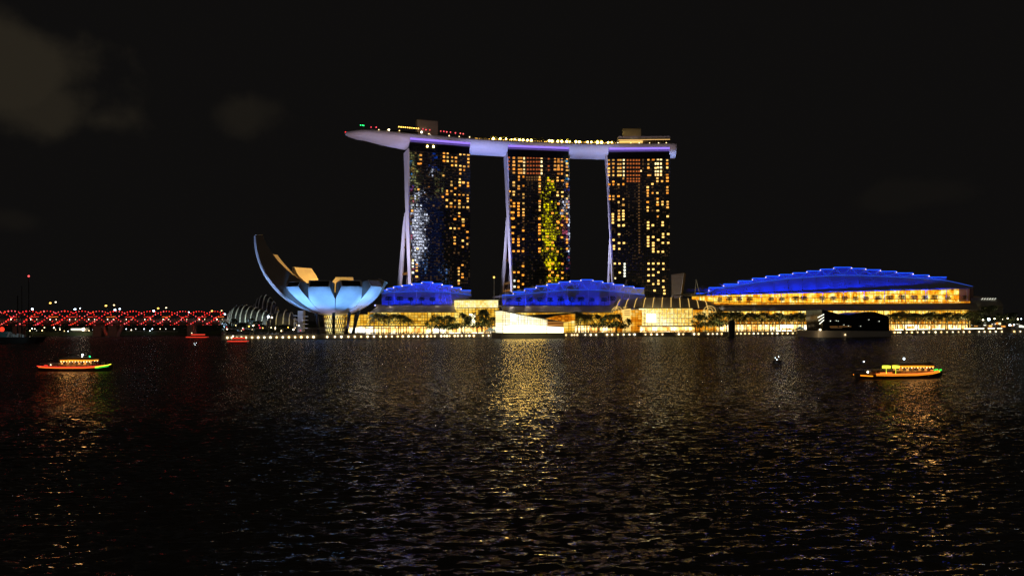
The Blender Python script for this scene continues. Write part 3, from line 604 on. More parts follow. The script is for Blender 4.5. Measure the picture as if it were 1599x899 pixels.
# ------------------------------------------------------------------ lotus shaped museum
LY = SH.Y(523, 46); LK = LY / F; LC = E(523, 498, LY)
def lz(py): return CAM_H + (HY - py) * LK
lotus = thing('lotus_museum', (LC[0], LC[1], GZ), 'white lotus shaped museum of curved petals lit pale blue outside and orange inside', 'museum')
VIEW = math.atan2(-LC[1], -LC[0])                                    # heading from the bowl to the shore opposite
def petal(phi, tip_r, tip_y, wmax=21, wtip=16, thick=9.5, inner=(22, 452), cap=None, name='petal'):
    """phi: degrees from the bay side, anticlockwise seen from above; radii in photo pixels at the bowl's distance"""
    a = VIEW + R(phi); d = np.array([math.cos(a), math.sin(a)]); s = np.array([-d[1], d[0]])
    z0 = 492.5; h = z0 - tip_y; al = 2 * math.atan2(h, tip_r); Rr = h / (1 - math.cos(al)); N = 18
    r_in0, y_in0 = 8, 458
    rows_ = []
    tip_in_r = tip_r - thick * abs(math.sin(al)); tip_in_y = tip_y - thick * math.cos(al)
    if cap: tip_in_r, tip_in_y = tip_r - cap[0], tip_y - cap[1]
    for i in range(N + 1):
        t = i / N; q = al * (.06 + .94 * t); ro, yo = Rr * math.sin(q), z0 - Rr * (1 - math.cos(q))
        ri = (1 - t) ** 2 * r_in0 + 2 * t * (1 - t) * inner[0] + t * t * tip_in_r; yi = (1 - t) ** 2 * y_in0 + 2 * t * (1 - t) * inner[1] + t * t * tip_in_y
        rr_ = max(ro, 1); k = max(0, (q - al * .45) / (al * .55)) ** 2
        w = min(rr_ * math.tan(R(18)) * .975, wmax + (wtip - wmax) * max(0, k))
        wi = min(max(ri, 3) * math.tan(R(18)) * .96, w)
        P = lambda r, y, ww: np.array([*(LC[:2] + (d * r + s * ww) * LK), lz(y)])
        rows_.append((P(ro, yo, w), P(ro, yo, -w), P(ri, yi, -wi), P(ri, yi, wi)))
    # shell in panels: lower (outer) skin, upper (inner) skin, dark flanks
    mb = MB()
    mb.grid([[r_[0], (r_[0] + r_[1]) / 2, r_[1]] for r_ in rows_], 0, True)
    mb.grid([[r_[2], r_[3]] for r_ in rows_], 0, True)
    mb.grid([[r_[1], r_[2]] for r_ in rows_], 1, False); mb.grid([[r_[3], r_[0]] for r_ in rows_], 1, False)
    e_ = rows_[-1]; mb.add(e_, [(0, 1, 2, 3)], 0)
    o = mb.build(name, ['white_panel', 'petal_side'], lotus)
    # skylight that closes the tip, inside a pale rim
    cc = sum(e_) / 4; out = np.cross(e_[1] - e_[0], e_[3] - e_[0]); out /= np.linalg.norm(out)
    if out @ np.array([*d, .4]) < 0: out = -out
    g = [cc + (q - cc) * .88 + out * .12 for q in e_]; mb = MB(); mb.add(g, [(0, 1, 2, 3)]); mb.add([q - out * .1 for q in g], [(3, 2, 1, 0)])
    mb.build('skylight', 'dark_glass', o)
    mb = MB()
    for i in range(4):
        mb.tube([e_[i] + out * .1, e_[(i + 1) % 4] + out * .1], .32, 5)
    mb.build('skylight_rim', 'white_panel', o)
    return o
petal(-17.5, 76, 451, cap=(5, 9)); petal(18.5, 76, 450, cap=(5, 9)); petal(-53.5, 77, 450, thick=9, cap=(4, 7)); petal(54.5, 76, 448.5, cap=(5, 9))
petal(88, 80, 441.5, thick=14); petal(122, 68, 454)                    # right flank and behind it
petal(-78, 119, 374, wmax=17, wtip=10, thick=10, inner=(88, 436), cap=(10, 1))          # the tall one
petal(-111, 106, 397, wmax=17, wtip=13, thick=6, inner=(72, 440)); petal(-136, 77, 416, wmax=21, wtip=18, thick=6, inner=(52, 446)); petal(167, 72, 430.5, wtip=14, thick=6, inner=(46, 449))
mb = MB(); ring = [np.array([*(LC[:2] + 12 * LK * np.array([math.cos(a), math.sin(a)])), lz(491.6)]) for a in np.linspace(0, 2 * math.pi, 25)[:-1]]
mb.prism(ring, (0, 0, -1.2)); mb.build('bowl_base', 'white_panel', lotus)
mb = MB(); ring = [np.array([*(LC[:2] + 15 * LK * np.array([math.cos(a), math.sin(a)])), lz(459)]) for a in np.linspace(0, 2 * math.pi, 25)[:-1]]
mb.prism(ring, (0, 0, 1.0)); mb.build('roof_pool', 'pale_concrete', lotus)
# leaning columns
for x0, y0, x1, y1, off in ((493.5, 489, 498.5, 518, -16), (521, 488, 521, 518, -30), (546, 487, 541, 518, -22), (560.5, 485, 550.5, 518, -8), (556, 490, 552, 518, 12), (470, 488, 474, 518, 14)):
    a = E(x0, y0, LY + off); b = E(x1, y1, LY + off); mb = MB(); mb.tube([a, (b[0], b[1], GZ - .1)], [1.35, 1.15], 10); mb.build('column', 'black_metal', lotus)
# glazed lobby under the bowl with crossing struts
mb = MB(); N = 28
ra, rb = 17 * LK, 14 * LK
circ = lambda r, z: [np.array([LC[0] + r * math.cos(a), LC[1] + r * math.sin(a), z]) for a in np.linspace(0, 2 * math.pi, N + 1)]
mb.grid([circ(rb, GZ), circ(ra, lz(493.2))], 0, True); mb.build('lobby_glass', 'glass_bright', lotus)
lat = MB()
for k in range(N):
    for sgn in (-2, 2):
        a0, a1 = 2 * math.pi * k / N, 2 * math.pi * (k + sgn) / N
        lat.tube([(LC[0] + (rb + .5) * math.cos(a0), LC[1] + (rb + .5) * math.sin(a0), GZ), (LC[0] + (ra + .5) * math.cos(a1), LC[1] + (ra + .5) * math.sin(a1), lz(493.4))], .28, 5)
lat.build('lattice', 'wood', lotus)
# floodlights set in the paving around the bowl, and in the bowl for the far petals
def polar(phi, r, z): a = VIEW + R(phi); return np.array([LC[0] + r * LK * math.cos(a), LC[1] + r * LK * math.sin(a), z])
for phi, r, pw, rgb, tr, tz in ((-53.5, 98, .85, (.16, .44, 1), 60, 468), (-17.5, 98, .52, (.16, .44, 1), 60, 468), (18.5, 98, .52, (.16, .44, 1), 60, 468), 
                                (-30, 74, .07, (.55, .5, 1), 36, 486), (20, 74, .07, (.6, .5, 1), 34, 487)):
    spot('petal_floodlight', polar(phi, r, GZ + .6), polar(phi, tr, lz(tz)), rgb, pw * 145000, 54, .8, .6)
spot('petal_floodlight', polar(26, 100, GZ + .6), polar(56, 66, lz(461)), (.16, .44, 1), 180000, 40, .8, .6)
spot('petal_floodlight', polar(40, 70, GZ + .6), polar(54, 52, lz(474)), (.3, .46, 1), 42000, 60, .8, .6)
for r, pw, tr, tz in ((170, 1.1, 112, 425), (150, .5, 90, 465)): spot('petal_floodlight', polar(-83, r, GZ + 1), polar(-79, tr, lz(tz)), (.34, .52, 1), pw * 170000, 80, .8, .6)
for phi, r, pw in ((-111, 70, .9), (-136, 44, 1.1), (167, 36, 1.1)):
    spot('inner_floodlight', polar(phi + 180, 14, lz(445)), polar(phi, r, lz(436)), (1, .5, .09), pw * 82000, 95, .8, .5)
# steps and stair tower by the tall petal
t = thing('stair_tower', E(468, 505, LY + 10), 'pale lift shaft rising beside the lotus under its tall petal', 'stair tower')
mb = MB(); mb.prism([E(464.5, 518, LY + 8), E(472.5, 518, LY + 8), E(473, 485, LY + 8), E(465, 485, LY + 8)], (0, 7, 0)); mb.build('shaft', 'white_panel', t)
for py in (492, 498, 504, 510):
    mb = MB(); mb.prism([E(458, py, LY + 6), E(480, py + 1.5, LY + 6), E(480, py + 2.4, LY + 6), E(458, py + .9, LY + 6)], (0, 3, 0)); mb.build('landing', 'white_panel', t)
spot('shaft_floodlight', E(455, 517, LY - 25), E(468, 500, LY + 8), (.6, .68, 1), 9000, 60)
# ribbed shell roofs left of the lotus
def shell(name, pts, Yd, depth, label, ribs=9, mat='white_panel', lab_cat='shell roof'):
    """pts: crest line in photo pixels from tip to foot; the vault falls away to front and back"""
    c0 = E(*pts[len(pts) // 2], Yd); r_ = thing(name, (c0[0], c0[1], GZ), label, lab_cat); rows_ = []
    for i, (x, y) in enumerate(pts):
        tt = i / (len(pts) - 1); ww = depth * math.sin(math.pi * (.08 + .84 * tt)) + 1; c_ = E(x, y, Yd); row = []
        for k in range(9):
            th = math.pi * (k / 8 - .5); row.append(np.array([c_[0], c_[1] + ww * math.sin(th), GZ + 1 + (c_[2] - GZ - 1) * (.35 + .65 * math.cos(th))]))
        rows_.append(row)
    mb = MB(); mb.grid(rows_); mb.build('membrane', 'dark_steel', r_)
    for k in range(ribs):
        f = k / (ribs - 1) * (len(pts) - 1); i = min(int(f), len(pts) - 2); q = [rows_[i][j] * (1 - f + i) + rows_[i + 1][j] * (f - i) + np.array([0, 0, .35]) for j in range(9)]
        mb = MB(); mb.tube(q, .55, 5); mb.build('rib', mat, r_)
    return r_
shell('shell_roof', [(359, 496), (362, 485), (370, 478), (385, 476.5), (400, 480), (415, 486), (428, 494)], 690, 16, 'low grey green shell roof with curved white ribs between the red bridge and the lotus', 13)
shell('shell_roof', [(396, 486), (400, 470), (407, 462), (416, 460.5), (424, 466), (431, 476), (436, 490)], 715, 12, 'taller arched shell roof with pale ribs directly behind the tall petal', 9)
shell('shell_roof', [(418, 500), (426, 491), (436, 486), (447, 484), (455, 488), (461, 497)], 668, 9, 'yellow lit shell roof tucked under the tall petal', 6)
for x, y, Yd, tx, ty, tY, rgb, pw in ((352, 512, 650, 375, 484, 680, (.75, 1, .85), 16000), (395, 508, 655, 400, 480, 690, (.85, 1, .7), 14000), (440, 507, 640, 438, 488, 665, (1, .75, .2), 9000), (420, 505, 672, 414, 466, 712, (.8, .95, .8), 12000)):
    spot('shell_floodlight', E(x, y, Yd), E(tx, ty, tY), rgb, pw, 90, .8)

# ------------------------------------------------------------------ trees
class Proto:
    def __init__(s, parts): s.parts = parts
    def put(s, name, loc, label, cat, group=None, scale=1.0, rotz=None):
        r_ = thing(name, loc, label, cat, group); r_.rotation_euler = (0, 0, random.random() * 6.28 if rotz is None else rotz); r_.scale = (scale,) * 3
        for nm, me in s.parts: o = bpy.data.objects.new(nm, me); COL.objects.link(o); o.parent = r_
        return r_
def palm_proto(h, nf, fl, leafmat, seed):
    rg = random.Random(seed); tr = MB(); lean = rg.uniform(-.4, .4)
    pts = [(lean * (t ** 2), .1 * t, h * t) for t in seq(0, 1, 6)]; tr.tube(pts, [.26, .22, .19, .17, .16, .15], 7)
    cr = MB(); top = np.array(pts[-1])
    for k in range(nf):
        a = 2.4 * k + rg.uniform(-.2, .2); el = R(rg.uniform(-15, 75)); L = fl * rg.uniform(.8, 1.1); d = np.array([math.cos(a), math.sin(a), 0]); s_ = np.array([-d[1], d[0], 0])
        sp = [top + d * L * (t * math.cos(el) + .12 * t * t) + np.array([0, 0, L * (math.sin(el) * t - .75 * t * t)]) for t in seq(0, 1, 8)]
        cr.tube(sp, .05, 3, cap=False)
        for j in range(1, 8):
            w = L * .33 * math.sin(math.pi * min(1, (j + .6) / 8.4)) + .1
            for sg in (-1, 1):
                b = sp[j]; f_ = sp[j] - sp[j - 1]
                tip = b + s_ * sg * w + f_ * .55 - np.array([0, 0, w * rg.uniform(.35, .95)])
                cr.add([b - f_ * .5, b + f_ * .1, tip], [(0, 1, 2)])
    return Proto([('trunk', tr.mesh('trunk', 'bark')), ('crown', cr.mesh('crown', leafmat, recalc=False))])
def leaf_blob(mb, c, r, n, rg, size, flat=1.0):
    for _ in range(n):
        v = np.array([rg.gauss(0, 1) for _ in range(3)]); v /= np.linalg.norm(v); p = np.array(c) + v * r * rg.random() ** .4 * np.array([1, 1, flat])
        a, b = (np.array([rg.gauss(0, 1) for _ in range(3)]) for _ in range(2)); a /= np.linalg.norm(a); b -= a * (a @ b); b /= np.linalg.norm(b); s_ = size * rg.uniform(.6, 1.3)
        mb.add([p - a * s_, p + b * s_ * .55, p + a * s_, p - b * s_ * .55], [(0, 1, 2, 3)])
def tree_proto(h, rad, leafmat, seed, clumps=18, per=60, flat=.85, size=.45):
    rg = random.Random(seed); tr = MB(); tr.tube([(0, 0, 0), (.1, .05, h * .25), (.0, .1, h * .55)], [.32, .24, .14], 7); cr = MB()
    for k in range(clumps):
        a = rg.random() * 6.28; z = rg.uniform(.3, .9); q = rad * rg.random() ** .5 * math.sqrt(max(.05, 1 - ((z - .6) / .42) ** 2)); z *= h
        c = np.array([q * math.cos(a), q * math.sin(a), z]); leaf_blob(cr, c, rad * rg.uniform(.26, .42), per, rg, size, flat)
        if k % 2 == 0: tr.tube([(.05, .05, z * rg.uniform(.5, .7)), c * np.array([.6, .6, .93]), c], [.12, .08, .04], 5)
    return Proto([('trunk', tr.mesh('trunk', 'bark')), ('crown', cr.mesh('crown', leafmat, recalc=False))])
def layered_proto(h, rad, seed):
    rg = random.Random(seed); tr = MB(); tr.tube([(0, 0, 0), (0, 0, h * .9)], [.16, .08], 6); cr = MB()
    for z, q in ((.55, .9), (.72, 1.0), (.88, .75)):
        for k in range(7):
            a = 6.28 * k / 7 + rg.random(); c = np.array([rad * q * .6 * math.cos(a), rad * q * .6 * math.sin(a), h * z]); leaf_blob(cr, c, rad * .42, 26, rg, .32, .28)
            if k % 2: tr.tube([(0, 0, h * (z - .1)), c], [.06, .03], 4)
    return Proto([('trunk', tr.mesh('trunk', 'bark')), ('crown', cr.mesh('crown', 'leaf_dark', recalc=False))])
PALM = [palm_proto(8.2, 17, 4.5, 'leaf', 1), palm_proto(9.0, 19, 4.8, 'leaf', 2), palm_proto(7.4, 16, 4.2, 'leaf_dark', 3)]
M['leaf_lamplit'] = pbr('leaf_lamplit', (.2, .2, .06), .6, noise=.3, nscale=2)  # deck lamp glow is put into this lighter, yellower leaf colour
SMALLPALM = palm_proto(2.6, 12, 1.9, 'leaf_lamplit', 9)
TREE = [tree_proto(11, 4.6, 'leaf_dark', 4), tree_proto(12.5, 5.2, 'leaf', 5, 16), tree_proto(9.5, 4.0, 'leaf_dark', 6, 12)]
LAYER = [layered_proto(5.2, 2.3, 7), layered_proto(4.8, 2.0, 8)]
def plant(protos, name, px, ytop, v, label, group, h0, cat='tree', base=None):
    pr = random.choice(protos) if isinstance(protos, list) else protos; p = SH.pt(px, 500, v); z0 = GZ if base is None else base
    return pr.put(name, (p[0], p[1], z0), label, cat, group, max(.2, (zat(ytop, p[1]) - z0) / h0))

# ------------------------------------------------------------------ shopping halls along the promenade
e3 = np.array([*SE, 0]); n3 = np.array([*SN, 0]); UP = np.array([0, 0, 1.0])
def wall_strip(name, x0, x1, yt0, yt1, yb, v, depth, mat, parent, zb=None):
    mb = MB(); a, b = SH.pt(x0, yt0, v), SH.pt(x1, yt1, v)
    za, zb_ = (zat(yb, a[1]), zat(yb, b[1])) if zb is None else (zb, zb)
    mb.prism([(a[0], a[1], za), (b[0], b[1], zb_), b, a], n3 * depth); return mb.build(name, mat, parent)
def bars(name, x0, x1, n, ytop, ybot, v, hw, mat, parent, single=True, zb=None):
    """upright glazing bars or columns, each standing from ybot to ytop"""
    out = []
    for i in range(n):
        x = x0 + (x1 - x0) * i / max(n - 1, 1); yt = np.interp(x, [x0, x1], ytop); yb = np.interp(x, [x0, x1], ybot)
        p = SH.pt(x, yt, v); z1 = p[2]; z0 = zat(yb, p[1]) if zb is None else zb
        m_ = MB(); m_.box((p[0], p[1], (z0 + z1) / 2), SE, hw, hw, (z1 - z0) / 2); out.append(m_.build(name, mat, parent))
    return out
def hline(name, pts, v, r, mat, parent, n=5):
    mb = MB(); mb.tube([SH.pt(x, y, v) for x, y in pts], r, n); return mb.build(name, mat, parent)
def blue_roof(root, steps, arc, base, v0, depth, ends, lamps=True):
    """steps: (x0, x1, top row) of the stepped fascias; arc: the curve their feet follow; base: the lower edge of the curved front"""
    ax, ay = zip(*arc); bx, by = zip(*base); xs = list(np.linspace(ends[0], ends[1], 40)); rows_ = [[], [], [], []]
    for x in xs:
        ya, yb = float(np.interp(x, ax, ay)), float(np.interp(x, bx, by))
        for k, (f, vv) in enumerate(((0, 0), (.35, 1.2), (.7, 4), (1, 8))): rows_[k].append(SH.pt(x, yb + (ya - yb) * f, v0 + vv))
    mb = MB(); mb.grid(rows_); mb.build('curved_front', 'roof_cloth', root)
    for i in range(1, 39, 2): mb = MB(); mb.tube([rows_[k][i] - n3 * .12 for k in range(4)], .16, 4); mb.build('roof_rib', 'roof_cloth', root)
    for x0, x1, yt in steps:
        mb = MB(); y0, y1 = (float(np.interp(x, ax, ay)) + .2 for x in (x0, x1))
        P = [SH.pt(x0, y0, v0 + 7.4), SH.pt(x1, y1, v0 + 7.4), SH.pt(x1, yt, v0 + 6.6), SH.pt(x0, yt, v0 + 6.6)]
        mb.prism(P, n3 * depth); o = mb.build('roof_step', 'roof_cloth', root)
        mb = MB(); mb.tube([SH.pt(x0, yt, v0 + 6.3) + UP * .15, SH.pt(x1, yt, v0 + 6.3) + UP * .15], .34, 5); mb.build('edge_light', 'led_blue', o)
        xm = (x0 + x1) / 2; mb = MB()
        if min(y0, y1) - yt > 1.5:
            mb.tube([SH.pt(x0 + .8, yt + .6, v0 + 6.4), SH.pt(xm, (y0 + y1) / 2 - .3, v0 + 7.0), SH.pt(x1 - .8, yt + .6, v0 + 6.4)], .13, 4); mb.build('zigzag_light', 'led_blue_thin', o)
    for (a0, a1, ya), (b0, b1, yb) in zip(steps[:-1], steps[1:]):
        x, y = a1, max(ya, yb); o = MB(); p0, p1 = SH.pt(x, ya, v0 + 6.4), SH.pt(x, yb, v0 + 6.4); o.tube([p0, p1], .3, 5); o.build('riser_light', 'led_blue', root)
        q = MB(); p = SH.pt(x, min(ya, yb) + abs(ya - yb) * .5, v0 + 5.8); q.ball(p, .62, 0, 8, 5, .6)
        q.tube([p, p + n3 * 1.2], .15, 4); q.build('corner_lamp', 'led_pink', root)
    hline('arc_light', [(x, float(np.interp(x, ax, ay))) for x in xs], v0 + 7.2, .17, 'led_blue_thin', root)
def blue_lights(px0, px1, n, y, v, ty, tv, power, ang=95):
    for x in seq(px0, px1, n): spot('roof_floodlight', SH.pt(x, y, v), SH.pt(x, ty, tv), (.002, .028, 1), power * .85, ang, .9, .5)
def eave(root, pts_front, pts_back, v0, v1, ribs):
    """sloping eave; a thin slab from its front lip up to its back edge"""
    mb = MB(); fx, fy = zip(*pts_front); bx, by = zip(*pts_back); A, B = [], []
    for t_ in seq(0, 1, 14):
        a = SH.pt(fx[0] + (fx[-1] - fx[0]) * t_, float(np.interp(fx[0] + (fx[-1] - fx[0]) * t_, fx, fy)), v0); b = SH.pt(bx[0] + (bx[-1] - bx[0]) * t_, float(np.interp(bx[0] + (bx[-1] - bx[0]) * t_, bx, by)), v1); A.append(a); B.append(b)
    mb.grid([A, B]); mb.grid([[p - UP * .5 for p in A], [p - UP * .5 for p in B]], flip=True); mb.grid([A, [p - UP * .5 for p in A]], smooth=False); mb.build('eave', 'eave', root)
    for t_ in seq(0.02, .98, ribs):
        i = min(int(t_ * 13), 12); f = t_ * 13 - i; a = A[i] * (1 - f) + A[i + 1] * f; b = B[i] * (1 - f) + B[i + 1] * f
        m_ = MB(); m_.tube([a + UP * .12, b + UP * .12], .13, 4); m_.build('eave_rib', 'pale_concrete', root)
def shops(root, x0, x1, n, yt, yb, v, cols=True):
    """ground floor: a lit bay for every shop between dark piers, under a thin canopy"""
    for i in range(n):
        a = x0 + (x1 - x0) * i / n; b = x0 + (x1 - x0) * (i + .9) / n; o = wall_strip('shopfront', a, b, yt, yt, yb, v, 1.0, 'glass_shop', root, GZ)
    wall_strip('pier_wall', x0 - .5, x1 + .5, yt - .2, yt - .2, yb, v + 1.1, .8, 'wood', root, GZ)
    wall_strip('canopy', x0 - 1, x1 + 1, yt - 1.6, yt - 1.6, yt - .3, v - 4, 4.9, 'dark_steel', root)
    if cols: bars('canopy_post', x0, x1, max(3, int((x1 - x0) / 12)), (yt - .4, yt - .4), (yb, yb), v - 3.6, .16, 'pale_concrete', root, zb=GZ)
def mast(px, ytop, ybase, v, label, lean=0.0, r=.32, group=None, globe=False, px2=None):
    a = SH.pt(px, ybase, v); b = SH.pt(px + lean, ytop, v); o = MB(); o.tube([a, b], [r, r * .6], 7)
    if px2 is not None: o.tube([SH.pt(px2, ybase, v), b], [r, r * .6], 7)
    if globe: o.ball(b + UP * .7, .8, 1)
    else: o.ball(b + UP * .2, r * 1.1, 0)
    tag(o.build('support_mast', ['white_steel', 'lamp_amber'], origin=a), label, 'mast', group)

# northern hall, beside the lotus
h1 = thing('shopping_hall', (*SH.pt(650, 500, 40)[:2], GZ), 'low shopping hall beside the lotus with the smallest of three stepped blue roofs', 'shopping hall')
S1 = [(599, 604, 453.5), (604, 614.5, 450.5), (614.5, 628, 447.3), (628, 643, 445.5), (643, 658.5, 443), (658.5, 675.7, 440.4), (675.7, 690.6, 443), (690.6, 706, 446), (706, 720, 449.3), (720, 735.5, 453.4)]
blue_roof(h1, S1, [(596, 458), (604, 456.3), (640, 454.9), (668, 454.8), (700, 456.3), (737, 460.5)], [(594, 475.2), (705, 475.2), (715, 471), (737, 463)], 54, 26, (596, 736))
blue_lights(606, 722, 7, 473.5, 38, 455, 60, 26000)
wall_strip('terrace', 588, 712, 475.3, 475.6, 478, 43, 14, 'concrete', h1)
eave(h1, [(578, 487), (713, 486.5)], [(592, 476.2), (712, 476.2)], 30, 43, 9)
wall_strip('upper_glass', 576, 713, 487, 486.8, 508.4, 35, 6, 'glass_hall', h1)
bars('glazing_bar', 578, 712, 19, (487.2, 487), (508, 508), 34.5, .12, 'wood', h1)
wall_strip('rear_glass', 541, 582, 491, 491, 509, 92, 4, 'glass_hall', h1); wall_strip('rear_shopfront', 541, 582, 510, 510, 518, 90, 4, 'glass_shop', h1, GZ)
for y in (494, 501): wall_strip('floor_slab', 576, 713, y, y, y + .7, 34.3, .5, 'wood', h1)
shops(h1, 571, 778, 16, 510, 518, 32)
for i, x in enumerate((615.6, 650.6, 685.5)): mast(x, 449.5, 475, 46, f'white roof mast before the smallest blue roof, {nth(i)} of three upright ones', group='masts of the smallest blue roof')
mast(705, 434, 474, 46, 'tall grey mast leaning left before the right end of the smallest blue roof', -4.5, .3)
mast(688, 455, 475, 45, 'splayed double mast beside the tall leaning one on the smallest blue roof', 4, .22, px2=698)
# tall glass link block
h2 = thing('glass_link', (*SH.pt(747, 500, 33)[:2], GZ), 'tall amber glass link block with a lattice frieze between the two smaller blue roofs', 'link building')
wall_strip('glass_front', 713, 779, 480.2, 480.2, 508.4, 30, 12, 'glass_hall', h2)
wall_strip('frieze', 714, 778, 468.6, 468.6, 480, 31, 10, 'glass_bright', h2)
bars('glazing_bar', 714, 778, 12, (480, 480), (508, 508), 29.6, .12, 'wood', h2)
mb = MB(); zz = [(714 + 8 * k, 469.6 if k % 2 else 479.4) for k in range(9)]; hline('frieze_truss', zz, 30.4, .2, 'white_steel', h2)
wall_strip('roof', 711, 781, 467.2, 467.2, 468.5, 29, 14, 'eave', h2); wall_strip('ledge', 712, 780, 480.1, 480.1, 481, 28.6, 1.4, 'eave', h2)
wall_strip('lit_bay', 733, 742, 490, 490, 508, 29.2, .5, 'strip_white', h2)
mast(771.5, 434, 468, 40, 'tall mast topped with an amber ball on the glass link block', r=.34, globe=True)
# middle hall
h3 = thing('shopping_hall', (*SH.pt(900, 500, 40)[:2], GZ), 'shopping hall under the stepped blue roof below the middle hotel tower', 'shopping hall')
S2 = [(784, 801.3, 461), (801.3, 819, 455.7), (819, 837, 451), (837, 854, 447), (854, 872.6, 443.5), (872.6, 890, 440.3), (890, 907, 438.5), (907, 926, 436.8), (926, 941.4, 439), (941.4, 958, 442.2), (958, 974, 444.6), (974, 990, 447.3), (990, 1006, 450)]
blue_roof(h3, S2, [(784, 464), (801, 460.5), (854, 455.3), (886, 452.7), (919.5, 452), (953, 454), (1006, 460.5)], [(782, 476.4), (960, 476.4), (1009, 468)], 54, 30, (784, 1007))
blue_lights(796, 990, 9, 474.5, 38, 455, 60, 30000)
wall_strip('terrace', 780, 962, 476.6, 476.6, 479, 43, 14, 'concrete', h3)
eave(h3, [(786, 487.2), (958, 487)], [(782, 477.2), (960, 477.2)], 30, 43, 12)
wall_strip('upper_glass', 780, 962, 487.3, 487.2, 507.5, 35, 6, 'glass_hall', h3)
bars('glazing_bar', 882, 960, 12, (487.4, 487.4), (507, 507), 34.5, .12, 'wood', h3)
wall_strip('floor_slab', 780, 962, 496, 496, 497, 34.3, .5, 'wood', h3)
shops(h3, 780, 962, 15, 508.6, 517, 32)
for i, x in enumerate((821, 854, 886.5, 918.5, 952)): mast(x, 451 if i != 1 else 449.5, 476.5, 46, f'thin white roof mast before the middle blue roof, {nth(i)} of five', group='masts of the middle blue roof')
mast(788.5, 452, 476.5, 46, 'short mast with a red tinge at the left foot of the middle blue roof', .5, .3)
mast(973, 438, 465, 44, 'pale splayed mast standing at the right end of the middle blue roof', 4.6, .3, px2=983.5)
# entrance plaza with a ribbed vault
h4 = thing('plaza_entrance', (*SH.pt(1040, 500, 34)[:2], GZ), 'bright glass entrance hall under a ribbed vaulted roof left of the largest blue roof', 'entrance hall')
fr_, bk_ = [], []
for t_ in seq(0, 1, 24):
    x = 954 + (1120 - 954) * t_; sag = abs(2 * t_ - 1) ** 2.2
    fr_.append(SH.pt(x, 480 + 7 * sag ** 2, 29)); bk_.append((SH.pt(962 + 152 * t_, 464.5 + 4 * sag + (3 if t_ > .6 else 0) * (t_ - .6) / .4, 52)))
mid = [(a * .45 + b * .55) + UP * 1.6 for a, b in zip(fr_, bk_)]
mb = MB(); mb.grid([fr_, mid, bk_]); mb.grid([[p - UP * .4 for p in r_] for r_ in (fr_, mid, bk_)], flip=True); mb.build('vault', 'eave', h4)
for i in range(1, 23, 2):
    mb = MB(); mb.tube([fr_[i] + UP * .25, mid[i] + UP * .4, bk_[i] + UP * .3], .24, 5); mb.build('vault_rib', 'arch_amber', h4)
for x0, x1, yy in ((955, 972, 478.4), (1098, 1118, 477.4), (958, 967, 480.6), (1103, 1113, 480)):
    pts = [(x0 + (x1 - x0) * (1 - math.cos(a)) / 2, 487.5 - (487.5 - yy) * math.sin(a)) for a in seq(0, math.pi, 9)]; hline('arch_light', pts, 28.4, .22, 'arch_amber', h4)
wall_strip('glass_front', 1004, 1082, 481.5, 481.5, 515, 31.5, 8, 'glass_bright', h4, GZ)
bars('glazing_bar', 1006, 1081, 14, (481.8, 481.8), (514, 514), 31.1, .2, 'white_steel', h4, zb=GZ)
for y in (489, 496.5, 504): wall_strip('transom', 1004, 1082, y, y, y + .7, 31.0, .4, 'white_steel', h4)
wall_strip('bright_screen', 1009.5, 1024.5, 490, 490, 503.5, 30.7, .3, 'strip_white', h4)
for a, b, mt in ((962, 1003, 'glass_amber'), (1083, 1118, 'glass_amber')): wall_strip('shoulder_wall', a, b, 483.5, 483.5, 515, 33, 7, mt, h4, GZ)
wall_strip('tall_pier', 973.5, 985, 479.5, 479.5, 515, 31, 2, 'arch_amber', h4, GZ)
for y in (484.5, 487.6, 490.7): wall_strip('pier_slot', 975, 983.5, y, y, y + 1, 30.7, .25, 'wood', h4)
shops(h4, 1000, 1086, 7, 509.5, 516, 28, False)
spot('vault_floodlight', SH.pt(1035, 486, 8), SH.pt(1035, 474, 40), (1, .78, .4), 30000, 120)
mast(1085, 437, 460, 46, 'pale splayed mast at the left foot of the largest blue roof', 2, .35, px2=1093)
# southern hall: the long one
h5 = thing('convention_hall', (*SH.pt(1300, 500, 40)[:2], GZ), 'long hall with the largest stepped blue roof above an amber terrace', 'hall')
S3 = [(1087, 1107, 458), (1107, 1130, 449), (1130, 1153, 443.5), (1153, 1175, 438.6), (1175, 1196, 434.5), (1196, 1217, 431.2), (1217, 1238, 428.6), (1238, 1260, 426), (1260, 1281, 423.2), (1281, 1302, 420.4), (1302, 1330, 417.4), (1330, 1352, 419.2), (1352, 1375, 421.2), (1375, 1400, 423.6), (1400, 1426, 426.2), (1426, 1451, 429.5), (1451, 1478, 432.7)]
blue_roof(h5, S3, [(1087, 459.4), (1107, 456), (1116, 450.8), (1160, 444), (1187, 440), (1232, 434.8), (1300, 430), (1338, 429.8), (1414, 432.7), (1478, 437.6), (1519, 447)], [(1085, 460.2), (1187, 456.6), (1300, 454.4), (1440, 450.4), (1519, 447.9)], 54, 44, (1087, 1519))
blue_lights(1112, 1474, 16, 459, 35, 440, 61, 46000)
wall_strip('terrace_roof', 1082, 1519, 460.3, 448.2, 461.2, 50, 30, 'eave', h5) if 0 else None
def sloped(name, x0, x1, yt0, yt1, yb0, yb1, v, depth, mat):
    mb = MB(); mb.prism([SH.pt(x0, yb0, v), SH.pt(x1, yb1, v), SH.pt(x1, yt1, v), SH.pt(x0, yt0, v)], n3 * depth); return mb.build(name, mat, h5)
sloped('terrace_lip', 1081, 1520, 460.4, 448.2, 462.2, 450.6, 46, 3, 'eave'); sloped('terrace_soffit', 1081, 1520, 460.7, 448.5, 461.4, 449.4, 49.1, 14, 'eave')
sloped('terrace_back', 1083, 1513, 462.0, 450.4, 476, 473.2, 60, 3, 'glass_terrace')
